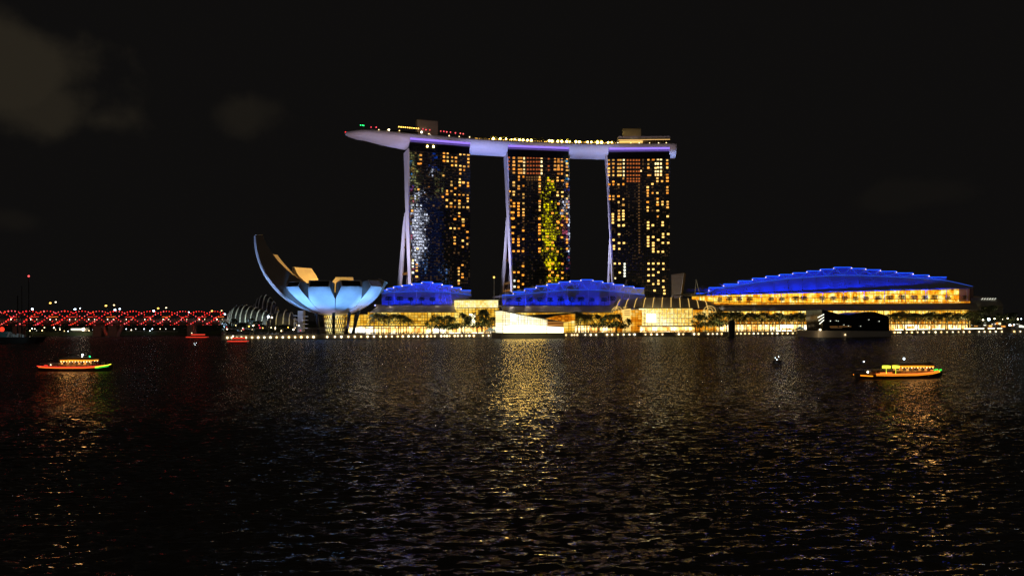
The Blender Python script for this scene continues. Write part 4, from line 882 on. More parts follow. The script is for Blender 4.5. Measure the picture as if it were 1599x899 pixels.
sloped('terrace_floor', 1081, 1520, 476.1, 473.2, 477.4, 474.6, 42, 20, 'concrete'); sloped('balustrade', 1083, 1515, 473.6, 470.4, 476, 473.1, 44, .4, 'glass_amber')
sloped('end_wall', 1514, 1520, 449.5, 448.6, 474, 473.2, 46, 14, 'wood')
for x in seq(1092, 1510, 14): p0, p1 = (SH.pt(x, float(np.interp(x, [1081, 1520], q)), 45.2) for q in ((476, 473), (462, 450.2))); mb = MB(); mb.tube([p0, p1], .3, 6); mb.build('terrace_column', 'white_steel', h5)
eave(h5, [(1112, 485.6), (1530, 483.2)], [(1104, 476.6), (1524, 474.4)], 30, 42, 26)
sloped('upper_glass', 1118, 1512, 485.8, 483.4, 500, 498.6, 35, 6, 'glass_hall_right')
bars('glazing_bar', 1120, 1510, 40, (485.9, 483.6), (500, 498.6), 34.5, .22, 'wood', h5)
sloped('arcade_back', 1118, 1516, 500.1, 498.7, 512, 510, 37, 3, 'glass_amber'); wall_strip('arcade_foot', 1118, 1516, 511, 509.6, 515, 36, 4, 'wood', h5, GZ)
sloped('gallery', 1118, 1516, 501.2, 499.8, 502.4, 501, 31, 6, 'pale_concrete')
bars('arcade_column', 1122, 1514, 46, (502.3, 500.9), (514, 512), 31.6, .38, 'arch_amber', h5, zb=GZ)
shops(h5, 1120, 1512, 26, 507.2, 515, 34, False)
wall_strip('bright_bay', 1219, 1240, 506.2, 506.2, 512, 30.8, .4, 'strip_white', h5); wall_strip('bright_bay', 1415, 1428, 505.6, 505.6, 508.5, 30.8, .4, 'strip_white', h5)
for x, lab in ((1114, 'first short mast on the amber terrace near the ribbed vault'), (1448, 'short mast with a reddish lamp at the right half of the largest blue roof')): mast(x, float(np.interp(x, [1114, 1448], [455, 447])), float(np.interp(x, [1114, 1448], [475, 473])), 43.4, lab, r=.26)
# tail of the hall: low ribbed dome
t = thing('ribbed_dome', (*SH.pt(1545, 500, 46)[:2], GZ), 'dim low dome with a row of pale slits beyond the largest hall', 'dome')
rows_ = []
for k in range(7):
    f = k / 6; rows_.append([SH.pt(x, 478 - (478 - float(np.interp(x, [1516, 1530, 1552, 1562, 1568], [462, 462.5, 463.5, 468, 477.6]))) * math.sin(f * math.pi / 2), 40 + 14 * (1 - math.cos(f * math.pi / 2))) for x in seq(1516, 1568, 12)])
mb = MB(); mb.grid(rows_); mb.build('shell', 'eave', t)
for x in seq(1533, 1553, 6): mb = MB(); mb.tube([SH.pt(x, 467.4, 43), SH.pt(x + 2, 465.4, 44.4)], .3, 4); mb.build('slit_light', 'win_white', t)
wall_strip('wall', 1514, 1566, 478, 478, 512, 44, 10, 'concrete', t, GZ)
# louvred slab behind
t = thing('louvred_slab', (*E(1058, 500, 905)[:2], GZ), 'pale grey louvred slab with a sharp slanted top beside the amber tower', 'building')
mb = MB(); mb.prism([E(1049.3, 466, 905), E(1062, 466, 905), E(1067.6, 426, 905), E(1047.8, 428.6, 905)], (6, 14, 0)); mb.build('core', 'concrete', t)
for y in np.arange(430.5, 464, 1.9): mb = MB(); mb.prism([E(1048.2, y, 904), E(1066.8 - (y - 428) * .14, y - (.4 if y < 434 else 0), 904), E(1066.8 - (y - 428) * .14, y + .8, 904), E(1048.2, y + .8, 904)], (0, .8, 0)); mb.build('louvre', 'pale_concrete', t)
mb = MB(); mb.tube([E(1062.4, 465, 903), E(1068, 426, 903)], .5, 5); mb.build('edge_fin', 'white_steel', t)
spot('slab_floodlight', E(1040, 470, 850), E(1057, 440, 905), (1, .92, .88), 22000, 70)

# ------------------------------------------------------------------ pavilions that stand in the water
t = thing('glass_pavilion', (*SH.pt(832, 500, -40)[:2], 0), 'brilliant white glass pavilion with a falling roofline on a concrete base in the water', 'pavilion')
VP = -40
mb = MB(); a, b = SH.pt(782, 519.6, VP - 1), SH.pt(882, 519.6, VP - 1); mb.prism([(a[0], a[1], -1), (b[0], b[1], -1), b, a], n3 * 24); mb.build('base', 'concrete', t)
mb = MB(); spx(mb, [(783.6, 519.4), (854.5, 519.4), (854.5, 499.6), (805, 490.2), (783.6, 485.6)], VP + 1, 16); mb.build('glass_front', 'glass_pavilion', t)
mb = MB(); spx(mb, [(787, 519.2), (853, 519.2), (853, 509), (822, 506.6), (800, 507), (787, 510)], VP + .75, .22); mb.build('lower_lights', glow('lower_lights', (255, 208, 105), 15), t)
mb = MB(); spx(mb, [(855, 519.4), (880, 519.4), (880, 511), (855, 509.4)], VP + 1, 16); mb.build('glass_low', 'strip_white', t)
mb = MB(); spx(mb, [(855, 509.2), (880, 510.8), (880, 503.6), (855, 499.6)], VP + 1.4, 15); mb.build('louvred_end', 'wood', t)
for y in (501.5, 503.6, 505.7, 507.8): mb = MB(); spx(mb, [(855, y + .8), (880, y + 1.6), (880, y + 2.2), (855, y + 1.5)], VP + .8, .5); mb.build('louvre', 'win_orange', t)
mb = MB(); spx(mb, [(782.6, 485.2), (805, 489.8), (855, 499.2), (881.5, 503.4), (881.5, 502.4), (855, 497.9), (805, 488.4), (782.6, 484)], VP - .6, 19); mb.build('roof', 'pale_concrete', t)
for x in seq(785, 853, 15):
    p, q = SH.pt(x, float(np.interp(x, [783, 805, 855], [486, 490.6, 500])), VP + .6), SH.pt(x, 519.3, VP + .6); mb = MB(); mb.tube([p, q], .11, 4); mb.build('glazing_bar', 'white_steel', t)
for y in (494, 500.5, 507, 513.3): mb = MB(); x1 = 854; x0 = 784; x_ = float(np.interp(y, [486, 490.6, 500], [783, 805, 855])); mb.tube([SH.pt(x0, y, VP + .6), SH.pt(min(x1, x_), y, VP + .6)], .1, 4); mb.build('transom', 'white_steel', t)
mb = MB(); spx(mb, [(797, 502), (806, 502), (806, 490.8), (797, 489)], VP + .3, .2); mb.build('bright_screen', 'strip_white', t)
t = thing('dark_roof_wing', (*SH.pt(850, 500, -8)[:2], GZ), 'dark pointed roof with lit ribs rising behind the white glass pavilion', 'roof')
mb = MB(); spx(mb, [(812, 492.5), (850, 490.4), (897, 488.2), (897, 489.4), (868, 493), (850, 497.5)], 4, 10); mb.build('roof', 'black_metal', t)
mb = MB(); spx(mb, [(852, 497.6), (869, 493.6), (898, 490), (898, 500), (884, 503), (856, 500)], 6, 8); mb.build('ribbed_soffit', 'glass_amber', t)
mb = MB(); spx(mb, [(884, 503.2), (898, 500.2), (898, 519), (884, 519)], 8, 6); mb.build('lower_glass', 'glass_hall', t)
t = thing('dark_pavilion', (*SH.pt(1335, 500, -60)[:2], 0), 'unlit black glass pavilion with one sharp upswept corner on a pale base in the water', 'pavilion')
VD = -84
mb = MB(); spx(mb, [(1278, 516.2), (1391, 516.8), (1392.5, 526.6), (1277, 526.6)], VD - 1, 26); mb.build('base', 'pale_concrete', t)
mb = MB(); spx(mb, [(1285, 516.1), (1389, 516.7), (1388, 494.5), (1382, 491.6), (1367, 487.2), (1355, 486.4), (1342, 488), (1326, 491.4), (1312, 490.4), (1284, 483.2), (1283.4, 484)], VD + 1, 20); mb.build('glass_hull', 'dark_glass', t)
rows_ = []
for k in range(5):
    f = k / 4; rows_.append([SH.pt(x, 496 - (496 - float(np.interp(x, [1319, 1334, 1345, 1356, 1368, 1386], [496, 490.6, 487.6, 486, 487, 495.6]))) * f, VD - .2 + 6 * f) for x in seq(1319, 1386, 11)])
mb = MB(); mb.grid(rows_); mb.build('domed_roof', 'dark_steel', t)
for x, y in ((1297, 501), (1306, 500.5), (1309, 501), (1318, 507), (1357, 499), (1373, 501.5), (1344, 509), (1325, 508.6)): q = MB(); p = SH.pt(x, y, VD + .2); q.ball(p, .35); q.tube([p, p + n3 * 1], .08, 4); q.build('interior_lamp', 'win_white', t)
for x0, x1, y in ((1296, 1308, 509.8), (1310, 1329, 509.6), (1297, 1315, 512)): hline('deck_light', [(x0, y), (x1, y)], VD + .6, .28, 'win_dim', t)
for k in range(3): hline('edge_light', [(1277 + 1.4 * k, 495.5 + 5 * k), (1286.5, 490.6 + 4.4 * k)], VD - 1, .35, 'win_white', t)
q = MB(); p = SH.pt(1281, 514.6, VD - 2); q.ball(p, .8); q.tube([p, p + n3 * 2], .15, 4); q.build('base_lamp', 'lamp_warm', t); q = MB(); p = SH.pt(1320, 522.4, VD - 1.6); q.ball(p, .55); q.tube([p, p + n3 * 1], .1, 4); q.build('base_lamp', 'lamp_warm', t)
spot('base_floodlight', SH.pt(1281, 517, VD - 9), SH.pt(1290, 522, VD - 1), (1, .72, .35), 2600, 100)
p = SH.pt(1142.5, 500, -66); t = MB(); zt = zat(499, p[1]); t.tube([(p[0], p[1], z) for z in (-1, 0, 1.5, zt - 3, zt - 1.4, zt - .5, zt)], [3.1, 3.0, 2.7, 3.0, 2.5, 1.6, .3], 14); t.tube([(p[0], p[1], z) for z in (-.8, .5, .9)], [4.2, 4.1, 3.6], 14)
tag(t.build('water_pillar', 'black_metal', origin=(p[0], p[1], 0)), 'black round topped pillar standing alone in the water', 'pillar')

# ------------------------------------------------------------------ planting
for i, x in enumerate((584.5, 591, 599.5, 607, 618.5, 625.5, 630.5, 638.5)): plant(PALM, 'palm_tree', x, (491, 490.5, 489.5, 492, 492, 490.6, 491.5, 494.5)[i], 10 + random.uniform(0, 8), 'dark palm in the group right of the lotus before the amber glass', 'palms beside the lotus', 9.4)
for x, y, l in ((675, 491.5, 'dark leafy tree, leftmost of the four before the amber hall glass'), (686, 492, 'dark leafy tree, second of the four before the amber hall glass'), (697.5, 490.5, 'dark leafy tree, third of the four before the amber hall glass'), (707, 493, 'dark leafy tree, fourth and slimmest before the amber hall glass'), (721.5, 478.5, 'tallest dark leafy tree, at the left edge of the glass link block'), (753, 480.5, 'tall dark leafy tree in front of the glass link block')):
    plant(TREE, 'leafy_tree', x, y, 14 + random.uniform(0, 6), l, 'leafy trees before the northern hall', 11.5)
plant(TREE[1:2], 'leafy_tree', 745.5, 485, 16, 'smaller leafy tree close left of the one before the glass link block', None, 12.5)
plant(PALM, 'palm_tree', 773, 492.5, 12, 'lone palm at the right corner of the glass link block', None, 9.4); plant(PALM, 'palm_tree', 768, 494.5, 18, 'short palm just left of the lone palm at the glass link block', None, 9.4)
for x in seq(888, 922, 8): plant(PALM, 'palm_tree', x + random.uniform(-1, 1), 489.5 + random.uniform(-1, 1.5), 20, 'green lit palm in the row right of the white glass pavilion', 'palms right of the white pavilion', 9.4)
for x, y, l in ((934, 481.5, 'tall rust tinged tree between the palm row and the ribbed vault'), (953, 488.5, 'leafy tree left of the bright entrance hall, leftmost of three'), (963, 488, 'leafy tree left of the bright entrance hall, second of three'), (976, 490, 'leafy tree left of the bright entrance hall, third of three'), (1092, 489.5, 'bushy tree by the right shoulder of the entrance hall'), (1101, 488, 'leafy tree between the entrance hall and the pillar, second of four'), (1115, 484.5, 'tallest leafy tree between the entrance hall and the pillar'), (1124, 484.6, 'leafy tree just left of the black pillar')):
    plant(TREE, 'leafy_tree', x, y, 18 + random.uniform(0, 5), l, 'leafy trees around the entrance plaza', 11.5)
for x in list(seq(1134, 1278, 27)): plant(PALM, 'palm_tree', x + random.uniform(-1.4, 1.4), 490 + random.uniform(-1.6, 1.6), 15 + random.uniform(-3, 7), 'lit palm in the long row between the black pillar and the dark pavilion', 'palms left of the dark pavilion', 9.4)
for x in list(seq(1392, 1512, 24)): plant(PALM, 'palm_tree', x + random.uniform(-1.4, 1.4), 489 + random.uniform(-1.6, 1.8), 15 + random.uniform(-3, 7), 'lit palm in the long row right of the dark pavilion', 'palms right of the dark pavilion', 9.4)
for x, y, l in ((1519, 483, 'tree at the end of the palm row, dark and bushy'), (1532, 482, 'bushy tree before the low dome, left one'), (1547, 474.5, 'tall yellow tinged tree covering the low dome'), (1560, 480, 'dark tree at the right foot of the low dome'), (1581, 486, 'small warm lit tree standing alone near the right edge'), (1571, 491, 'small dark tree between the dome tree and the lone one')):
    plant(TREE, 'leafy_tree', x, y, 24 + random.uniform(0, 10), l, 'leafy trees at the right end', 11.5)
zt1 = zat(475.4, SH.Y(650, 48))
for i, x in enumerate((606.5, 624.5, 641, 658.5, 675)): plant(LAYER, 'clipped_tree', x, 462.8, 48, f'dark clipped tree before the smallest blue roof, {nth(i)} of five', 'clipped trees of the smallest blue roof', 5.0, base=zat(475.4, SH.Y(x, 48)))
for i, x in enumerate((795, 809.5, 828, 843, 859, 876, 892, 907.5, 924.5, 943.5, 955.5)): plant(LAYER, 'clipped_tree', x, (464.5, 464, 463.5, 463, 464.6, 462, 464, 463.4, 464.2, 464.6, 462)[i], 48, f'dark clipped tree before the middle blue roof, {nth(i)} of eleven', 'clipped trees of the middle blue roof', 5.0, base=zat(476.6, SH.Y(x, 48)))
for i, x in enumerate((1124, 1139, 1154, 1171, 1204, 1221, 1243, 1255, 1284, 1301, 1319, 1336, 1352, 1371, 1389, 1408, 1427, 1444, 1459, 1480, 1508)):
    plant(LAYER, 'clipped_tree', x, float(np.interp(x, [1085, 1515], [463, 459.5])) + random.uniform(-.5, 1.2), 49.5 if i % 2 else 52, 'small layered tree along the amber terrace under the largest blue roof', 'trees of the amber terrace', 5.0, base=zat(float(np.interp(x, [1081, 1520], [476, 473.1])), SH.Y(x, 49)))
def hedge(x0, x1, v, h, label):
    mb = MB(); u0, u1 = SH.u(x0, v), SH.u(x1, v); n = int((u1 - u0) / .35); rg = random.Random(int(x0))
    for k in range(n):
        u = u0 + (u1 - u0) * k / n
        for _ in range(5):
            p = SH.at(u + rg.uniform(-.2, .2), v + rg.uniform(-.8, .8), GZ + .1 + h * rg.random() ** .7); a, b = (np.array([rg.gauss(0, 1) for _ in range(3)]) for _ in range(2)); s_ = .28; a /= np.linalg.norm(a); b /= np.linalg.norm(b)
            mb.add([p - a * s_, p + b * s_, p + a * s_, p - b * s_], [(0, 1, 2, 3)])
    tag(mb.build('hedge', 'leaf_dark', origin=SH.at(u0, v, GZ), recalc=False), label, 'hedge')
for x0, x1, v, h, l in ((352, 470, 5, 1.7, 'dark clipped hedge between the red bridge and the lotus'), (472, 600, 5, 1.6, 'dark clipped hedge in front of the lotus'), (602, 700, 6, 1.7, 'dark hedge before the palms right of the lotus'), (704, 776, 6, 1.3, 'dark hedge before the glass link block'), (884, 1000, 5, 2.0, 'dark hedge between the white pavilion and the entrance hall'), (1002, 1136, 5, 2.2, 'dark hedge before the bright entrance hall'), (1148, 1276, 5, 1.9, 'dark hedge between the black pillar and the dark pavilion'), (1396, 1545, 6, 1.2, 'dark hedge right of the dark pavilion')): hedge(x0, x1, v, h, l)

# ------------------------------------------------------------------ promenade: walkway roof, light strips, lamps
t = thing('covered_walkway', (*SH.pt(470, 500, 9)[:2], GZ), 'long thin flat walkway roof on slender posts in front of the lotus', 'walkway')
for a, b in ((346, 398), (400, 458), (458.6, 532), (532.6, 606)): wall_strip('roof', a, b, 512.5, 512.5, 513.3, 8, 2.4, 'pale_concrete', t)
bars('post', 350, 604, 12, (513.2, 513.2), (520, 520), 8.6, .17, 'pale_concrete', t, zb=GZ)
for i in range(7): x = 352 + 41 * i; spot('walkway_downlight', SH.pt(x, 519.2, 2), SH.pt(x, 513, 9), (1, .8, .5), 260, 130)
rg = random.Random(5)
lamp_mb = MB(); lamp_mb.ball((0, 0, 0), .82, 0); lamp_mb.tube([(0, 0, -1.0), (0, 0, -.5)], .14, 5, 1); lamp_me = lamp_mb.mesh('promenade_lamp', ['lamp_warm', 'dark_steel'])
LX = [334, 345, 355, 362, 370, 377] + list(np.arange(384, 492, 9.6)) + [511, 523, 533, 544, 554, 564, 574, 584, 594, 603, 612, 621, 629, 638, 646, 653, 660, 667, 673, 679, 689, 694, 698, 702, 710, 715, 721, 728, 733, 740, 754, 763, 770, 778] + \
     [884, 893, 897, 901.5, 914, 922.5, 931, 948, 956, 965, 974, 983, 991, 1008, 1017, 1026, 1034.5, 1060, 1067, 1084, 1091, 1106, 1113, 1120, 1127, 1151, 1157, 1163.5, 1170, 1177, 1184, 1191, 1199, 1206, 1214, 1222, 1230, 1238, 1247, 1256, 1264, 1272] + \
     [1397, 1402, 1406, 1416, 1424, 1433, 1442, 1451, 1461, 1470, 1479, 1488, 1497, 1505, 1514, 1529, 1537.5, 1546, 1555, 1564.5, 1584, 1593.5, 1604]
for x in LX:
    if x < 347: continue
    p = SH.pt(x, 500, -1.5); o = place('promenade_lamp', lamp_me, (p[0], p[1], 1.85), None, 0, random.uniform(.8, 1.1)); tag(o, 'small round lamp on the quay edge in the long even row along the waterline', 'lamp', 'lamps along the quay')
for i, (a, b, y) in enumerate(((703, 709, 520), (711, 718, 520), (737, 745, 519.8), (747, 755, 519.8), (774, 780, 519.8), (1212, 1220, 516.4), (1221, 1228, 516.2), (1229, 1237, 516.2), (1396, 1412, 514.6), (1413, 1430, 514.2), (1431, 1452, 513.9), (1453, 1478, 513.6), (1480, 1503, 513.4), (1504, 1520, 513.2), (1515, 1540, 512.9), (1541, 1555, 512.7), (1556, 1566, 512.7))):
    p = SH.pt((a + b) / 2, y, 3); q = MB(); hu = (b - a) / 2 * p[1] / F; q.box((p[0], p[1], p[2] + .1), SE, hu, .3, .42, 0); q.box((p[0], p[1], (p[2] - .3 + GZ) / 2), SE, hu * .9, .25, max(.05, (p[2] - .3 - GZ) / 2 ), 1)
    tag(q.build('light_bench', ['strip_white', 'concrete'], origin=p), f'low glowing bench on the promenade, {nth(i)} of the row of seventeen', 'bench', 'glowing benches')
spot('walk_lamp_glow', E(419, 508, 640), E(425, 520, 640), (.9, .95, 1), 4000, 150)
# canopies with white green ribs (floating shade sails)
for i, (x, y, v) in enumerate(((766, 519, 3), (1249, 516, 2))):
    p = SH.pt(x, 500, v); t = thing('shade_sail', (p[0], p[1], GZ), ('small green white tent canopy on the quay before the glass link block', 'small green white tent canopy on the quay left of the dark pavilion')[i], 'canopy')
    top = np.array([p[0], p[1], GZ + 5.2])
    for dx in (-6.5, -2.5, 2.5, 6.5): q = MB(); q.tube([top, (top + np.array([p[0] + dx, p[1] + (3 if abs(dx) < 3 else 0), GZ + 1.2])) / 2 + UP * .4, (p[0] + dx, p[1] + (3 if abs(dx) < 3 else 0), GZ)], .22, 5); q.build('rib', 'white_steel', t)
    q = MB(); q.add([top, (p[0] - 6, p[1], GZ + 1.6), (p[0] - 2.4, p[1] + 3, GZ + 2), (p[0] + 2.4, p[1] + 3, GZ + 2), (p[0] + 6, p[1], GZ + 1.6)], [(0, 1, 2), (0, 2, 3), (0, 3, 4)]); q.build('cloth', 'white_panel', t)
    spot('sail_light', p + np.array([0, -5, 2.4 - p[2] + GZ]), top - UP * 2, (.7, 1, .75), 420, 120)
# lamps and lit kiosks at the far right end
for x, y, r, mt, l in ((1544, 498.3, 1.5, 'lamp_cool', 'large brilliant white lamp on a post before the dome trees'), (1535, 499.2, .8, 'lamp_white', 'smaller white lamp just left of the brilliant one'), (1553, 497.4, .75, 'lamp_white', 'white lamp just right of the brilliant one'), (1565.5, 498.2, .65, 'lamp_white', 'white lamp between the dome trees and the lone tree'), (1573.5, 496.8, .6, 'lamp_white', 'white lamp left of the lone warm tree'), (1589.5, 498, .7, 'lamp_white', 'white lamp right of the lone warm tree'), (1594.5, 497.8, .6, 'lamp_cool', 'cool lamp near the right edge, left of two'), (1577, 507.5, 1.1, 'lamp_cool', 'low cool lamp beneath the lone warm tree'), (1583.5, 506.8, .8, 'lamp_cool', 'low cool lamp right below the lone warm tree'), (419, 494.4, .9, 'lamp_cool', 'white lamp on a post left of the stair shaft'), (424.5, 495.6, .6, 'lamp_white', 'smaller white lamp right beside the one left of the stair shaft')):
    p = SH.pt(x, y, 20); q = MB(); q.ball(p, r); q.tube([(p[0], p[1], GZ), p - UP * r * .8], .14, 5, 1); tag(q.build('street_lamp', [mt, 'dark_steel'], origin=(p[0], p[1], GZ)), l, 'street lamp')
rg = random.Random(11); kb = MB()
for i in range(16):
    x = 1520 + 80 * i / 15 + rg.uniform(-2, 2); y = rg.uniform(503, 510); p = SH.pt(x, y, 26 + rg.uniform(0, 10)); q = MB(); w = rg.uniform(.8, 2.6); h_ = rg.uniform(.5, 1.4); q.box(p, SE, w, .8, h_, 0); q.box((p[0], p[1], (GZ + p[2] - h_) / 2), SE, w * .9, .7, max(.05, (p[2] - h_ - GZ) / 2 - .02), 1); q.box(p + UP * (h_ + .2), SE, w * 1.2, 1.1, .16, 1)
    tag(q.build('kiosk', [rg.choice(['win', 'win_cream', 'win_white', 'win_orange', 'win_white']), 'concrete'], origin=(p[0], p[1], GZ)), 'small lit kiosk among the trees past the right end of the largest hall', 'kiosk', 'kiosks at the right end')
for i in range(26):
    x = rg.uniform(352, 470); y = rg.uniform(507, 517); p = SH.pt(x, y, 18 + rg.uniform(0, 30)); q = MB(); r = rg.uniform(.28, .6); q.ball(p, r); q.tube([(p[0], p[1], GZ), p - UP * r * .8], .1, 5, 1)
    tag(q.build('garden_lamp', [rg.choice(['lamp_warm', 'lamp_amber', 'lamp_white', 'lamp_warm', 'lamp_red_pale']), 'dark_steel'], origin=(p[0], p[1], GZ)), 'tiny lamp among the dark planting below the shell roofs', 'lamp', 'lamps below the shell roofs')
for x, y, s in ((350, 505, 10), (364, 500, 9), (391, 499, 11), (404, 503, 9)): plant(TREE[:1], 'leafy_tree', x, y - 4, 40, f'dark tree below the shell roofs, {"first second third fourth".split()[(350, 364, 391, 404).index(x)]} from the bridge', 'trees below the shell roofs', 11.5)

# ------------------------------------------------------------------ red lit spiral footbridge with a road bridge behind
BF = Frame(E(-40, 500, 622)[:2], E(352, 500, 668)[:2] - E(-40, 500, 622)[:2])
bang = math.atan2(BF.e[1], BF.e[0]); be3 = np.array([*BF.e, 0]); bn3 = np.array([*BF.n, 0])
U0, U1 = BF.u(-60, 0), BF.u(352, 0)
fb = thing('footbridge', BF.at((U0 + U1) / 2, 0, 0), 'long footbridge wrapped in spiralling strings of red lights over the water', 'bridge')
ZC = zat(496.3, 645); RB = 5.7
def bpt(u, th, r=RB, v0=0): return BF.at(u, v0 - r * math.cos(th), ZC + r * math.sin(th))
mb = MB(); mb.prism([BF.at(U0, -3.4, ZC - 4.4), BF.at(U1, -3.4, ZC - 4.4), BF.at(U1, 3.4, ZC - 4.4), BF.at(U0, 3.4, ZC - 4.4)], UP * .8); mb.build('deck', 'pale_concrete', fb)
mb = MB(); mb.prism([BF.at(U0, -2.0, ZC - 6.0), BF.at(U1, -2.0, ZC - 6.0), BF.at(U1, 2.0, ZC - 6.0), BF.at(U0, 2.0, ZC - 6.0)], UP * 1.5); mb.build('girder', 'concrete', fb)
lights = []
pitch = (U1 - U0) / 15.4
for sgn, cnt, ph in ((1, 15.4, 0), (-1, 15.4, .5)):
    for k in range(-2, 17):
        us = U0 + (k + ph) * pitch; pts = []
        for j in range(33):
            th = -math.pi / 2 + 2 * math.pi * j / 32; u = us + sgn * 2 * 1.75 * pitch * j / 32
            if U0 <= u <= U1: pts.append((u, th))
        if len(pts) > 2:
            mb = MB(); mb.tube([bpt(u, th) for u, th in pts], .16, 4); mb.build('spiral_tube', 'dark_steel', fb)
            if sgn == 1:
                for j in np.linspace(0, 1, 25):
                    th = -math.pi / 2 + 2 * math.pi * j; u = us + 3.5 * pitch * j
                    if U0 + 1 <= u <= U1 - 1: lights.append((bpt(u, th, RB + .2), th))
lme = MB(); lme.ball((0, 0, 0), .56, 0, 7, 5); lme = lme.mesh('red_light', 'lamp_red'); lme2 = MB(); lme2.ball((0, 0, 0), .5, 0, 7, 5); lme2 = lme2.mesh('red_light', 'lamp_red_pale')
front_l = [q for q in lights if -1.7 < q[1] < 1.75]; back_l = [q for q in lights if not -1.7 < q[1] < 1.75]
front_l.sort(key=lambda q: q[0][1]); rest = MB()
for i, (p, th) in enumerate(front_l):
    if i < 100: place('red_light', lme2 if random.random() < .4 else lme, p, fb, 0, random.uniform(.7, 1.25))
    else: rest.ball(p, .52 * random.uniform(.7, 1.1), int(random.random() < .4), 6, 4)
for p, th in back_l:
    rest.ball(p, .46, int(random.random() < .3), 6, 4)
tag(rest.build('red_light', ['lamp_red', 'lamp_red_pale'], fb), kind='stuff')
for k in range(14):
    u = U0 + (k + .4) * (U1 - U0) / 14; mb = MB(); mb.prism([BF.at(u, -3, ZC + 1.0), BF.at(u + 9, -3, ZC + 1.6), BF.at(u + 9, 3, ZC + 2.2), BF.at(u, 3, ZC + 1.6)], UP * .15); mb.build('shade_panel', 'red_paint', fb)
    q = MB(); q.tube([BF.at(u + 1, -2.2, ZC + .7), BF.at(u + 8, -2.2, ZC + 1.1)], .13, 4); q.build('panel_light', ('led_red', 'led_orange', 'led_red')[k % 3], fb)
    for du, mt in ((2.2, 'lamp_white'), (6.8, 'lamp_warm')):
        q = MB(); q.ball(BF.at(u + du, -3.2, ZC - 1.2), .34, 0, 6, 4); q.tube([BF.at(u + du, -3.2, ZC - 3.6), BF.at(u + du, -3.2, ZC - 1.4)], .06, 4, 1); q.build('deck_lamp', [mt, 'dark_steel'], fb)
hline_b = MB(); hline_b.tube([BF.at(U0, -3.3, ZC - 2.5), BF.at(U1, -3.3, ZC - 2.5)], .09, 4); hline_b.build('handrail', 'white_steel', fb)
for x0, ya, x1, yb in ((160, 506, 167, 524), (195, 500, 183.5, 524), (304, 503, 304, 524)):
    a, b = BF.pt(x0, ya, 0), BF.pt(x1, yb, 0); mb = MB(); mb.tube([a, (b[0], b[1], 1.2), (b[0], b[1], -1)], [1.5, 1.3, 1.6], 10); mb.build('pier', 'concrete', fb)
for x0, y0, x1, y1 in ((161.5, 511, 165, 521), (192.5, 503, 186, 520), (303, 505, 303.5, 521)): spot('pier_floodlight', BF.pt(x1 + (4 if x1 < 200 else -4), 526, -9), BF.pt((x0 + x1) / 2, (y0 + y1) / 2, 0), (1, .05, .02), 1500, 40)
rb = thing('road_bridge', BF.at((U0 + U1) / 2, 34, 0), 'plain grey road bridge behind the red footbridge', 'bridge')
mb = MB(); zd = zat(502.2, 690); mb.prism([BF.at(U0 - 60, 30, zd), BF.at(U1 + 30, 30, zd), BF.at(U1 + 30, 52, zd), BF.at(U0 - 60, 52, zd)], UP * 2.2); mb.build('deck', 'pale_concrete', rb)
mb = MB(); mb.prism([BF.at(U0 - 60, 30, zd + 2.2), BF.at(U1 + 30, 30, zd + 2.2), BF.at(U1 + 30, 30.3, zd + 2.2), BF.at(U0 - 60, 30.3, zd + 2.2)], UP * 1.0); mb.build('parapet', 'concrete', rb)
for x in (30, 154, 178, 300): p = BF.pt(x, 520, 40); mb = MB(); mb.box((p[0], p[1], (zd - 1) / 2), BF.e, 3.6, 5, (zd + 1) / 2 - .05); mb.build('pier', 'concrete', rb)
def street_lamp(px, py, v, mat, r, label, group):
    p = BF.pt(px, py, v); q = MB(); z0 = zd + 2.2; side = BF.at(BF.u(px, v) + .9, v + .9, p[2])
    q.ball(p, r, 0, 8, 5, .7); q.tube([(side[0], side[1], z0), (side[0], side[1], p[2] - .3), (p[0], p[1], p[2] + r * .5)], .16, 5, 1); tag(q.build('street_lamp', [mat, 'dark_steel'], origin=(side[0], side[1], z0)), label, 'street lamp', group)
for i, (x, y) in enumerate(((78.5, 473), (165.5, 477.2), (247, 481.2), (331, 485.5))): street_lamp(x, y, 32, 'lamp_amber', .9, f'tall amber street lamp above the near side of the bridge, {nth(i)} of four', 'near amber bridge lamps')
for i, (x, y) in enumerate(((87, 471.6), (178, 476.2), (259.5, 480.4), (346, 484.8))): street_lamp(x, y, 50, 'lamp_warm', .75, f'amber street lamp above the far side of the bridge, {nth(i)} of four', 'far amber bridge lamps')
for i, (x, y) in enumerate(((50.5, 482.4), (117, 482.7), (125, 481.2), (179.5, 483.6), (187, 482.2), (240, 485.3), (294.5, 487.4), (351, 490.3))): street_lamp(x, y, 28.8, 'lamp_cool', (.95, .95, .6, .95, .8, .9, .8, .8)[i], f'cool white street lamp low on the bridge, {nth(i)} of eight', 'cool bridge lamps')
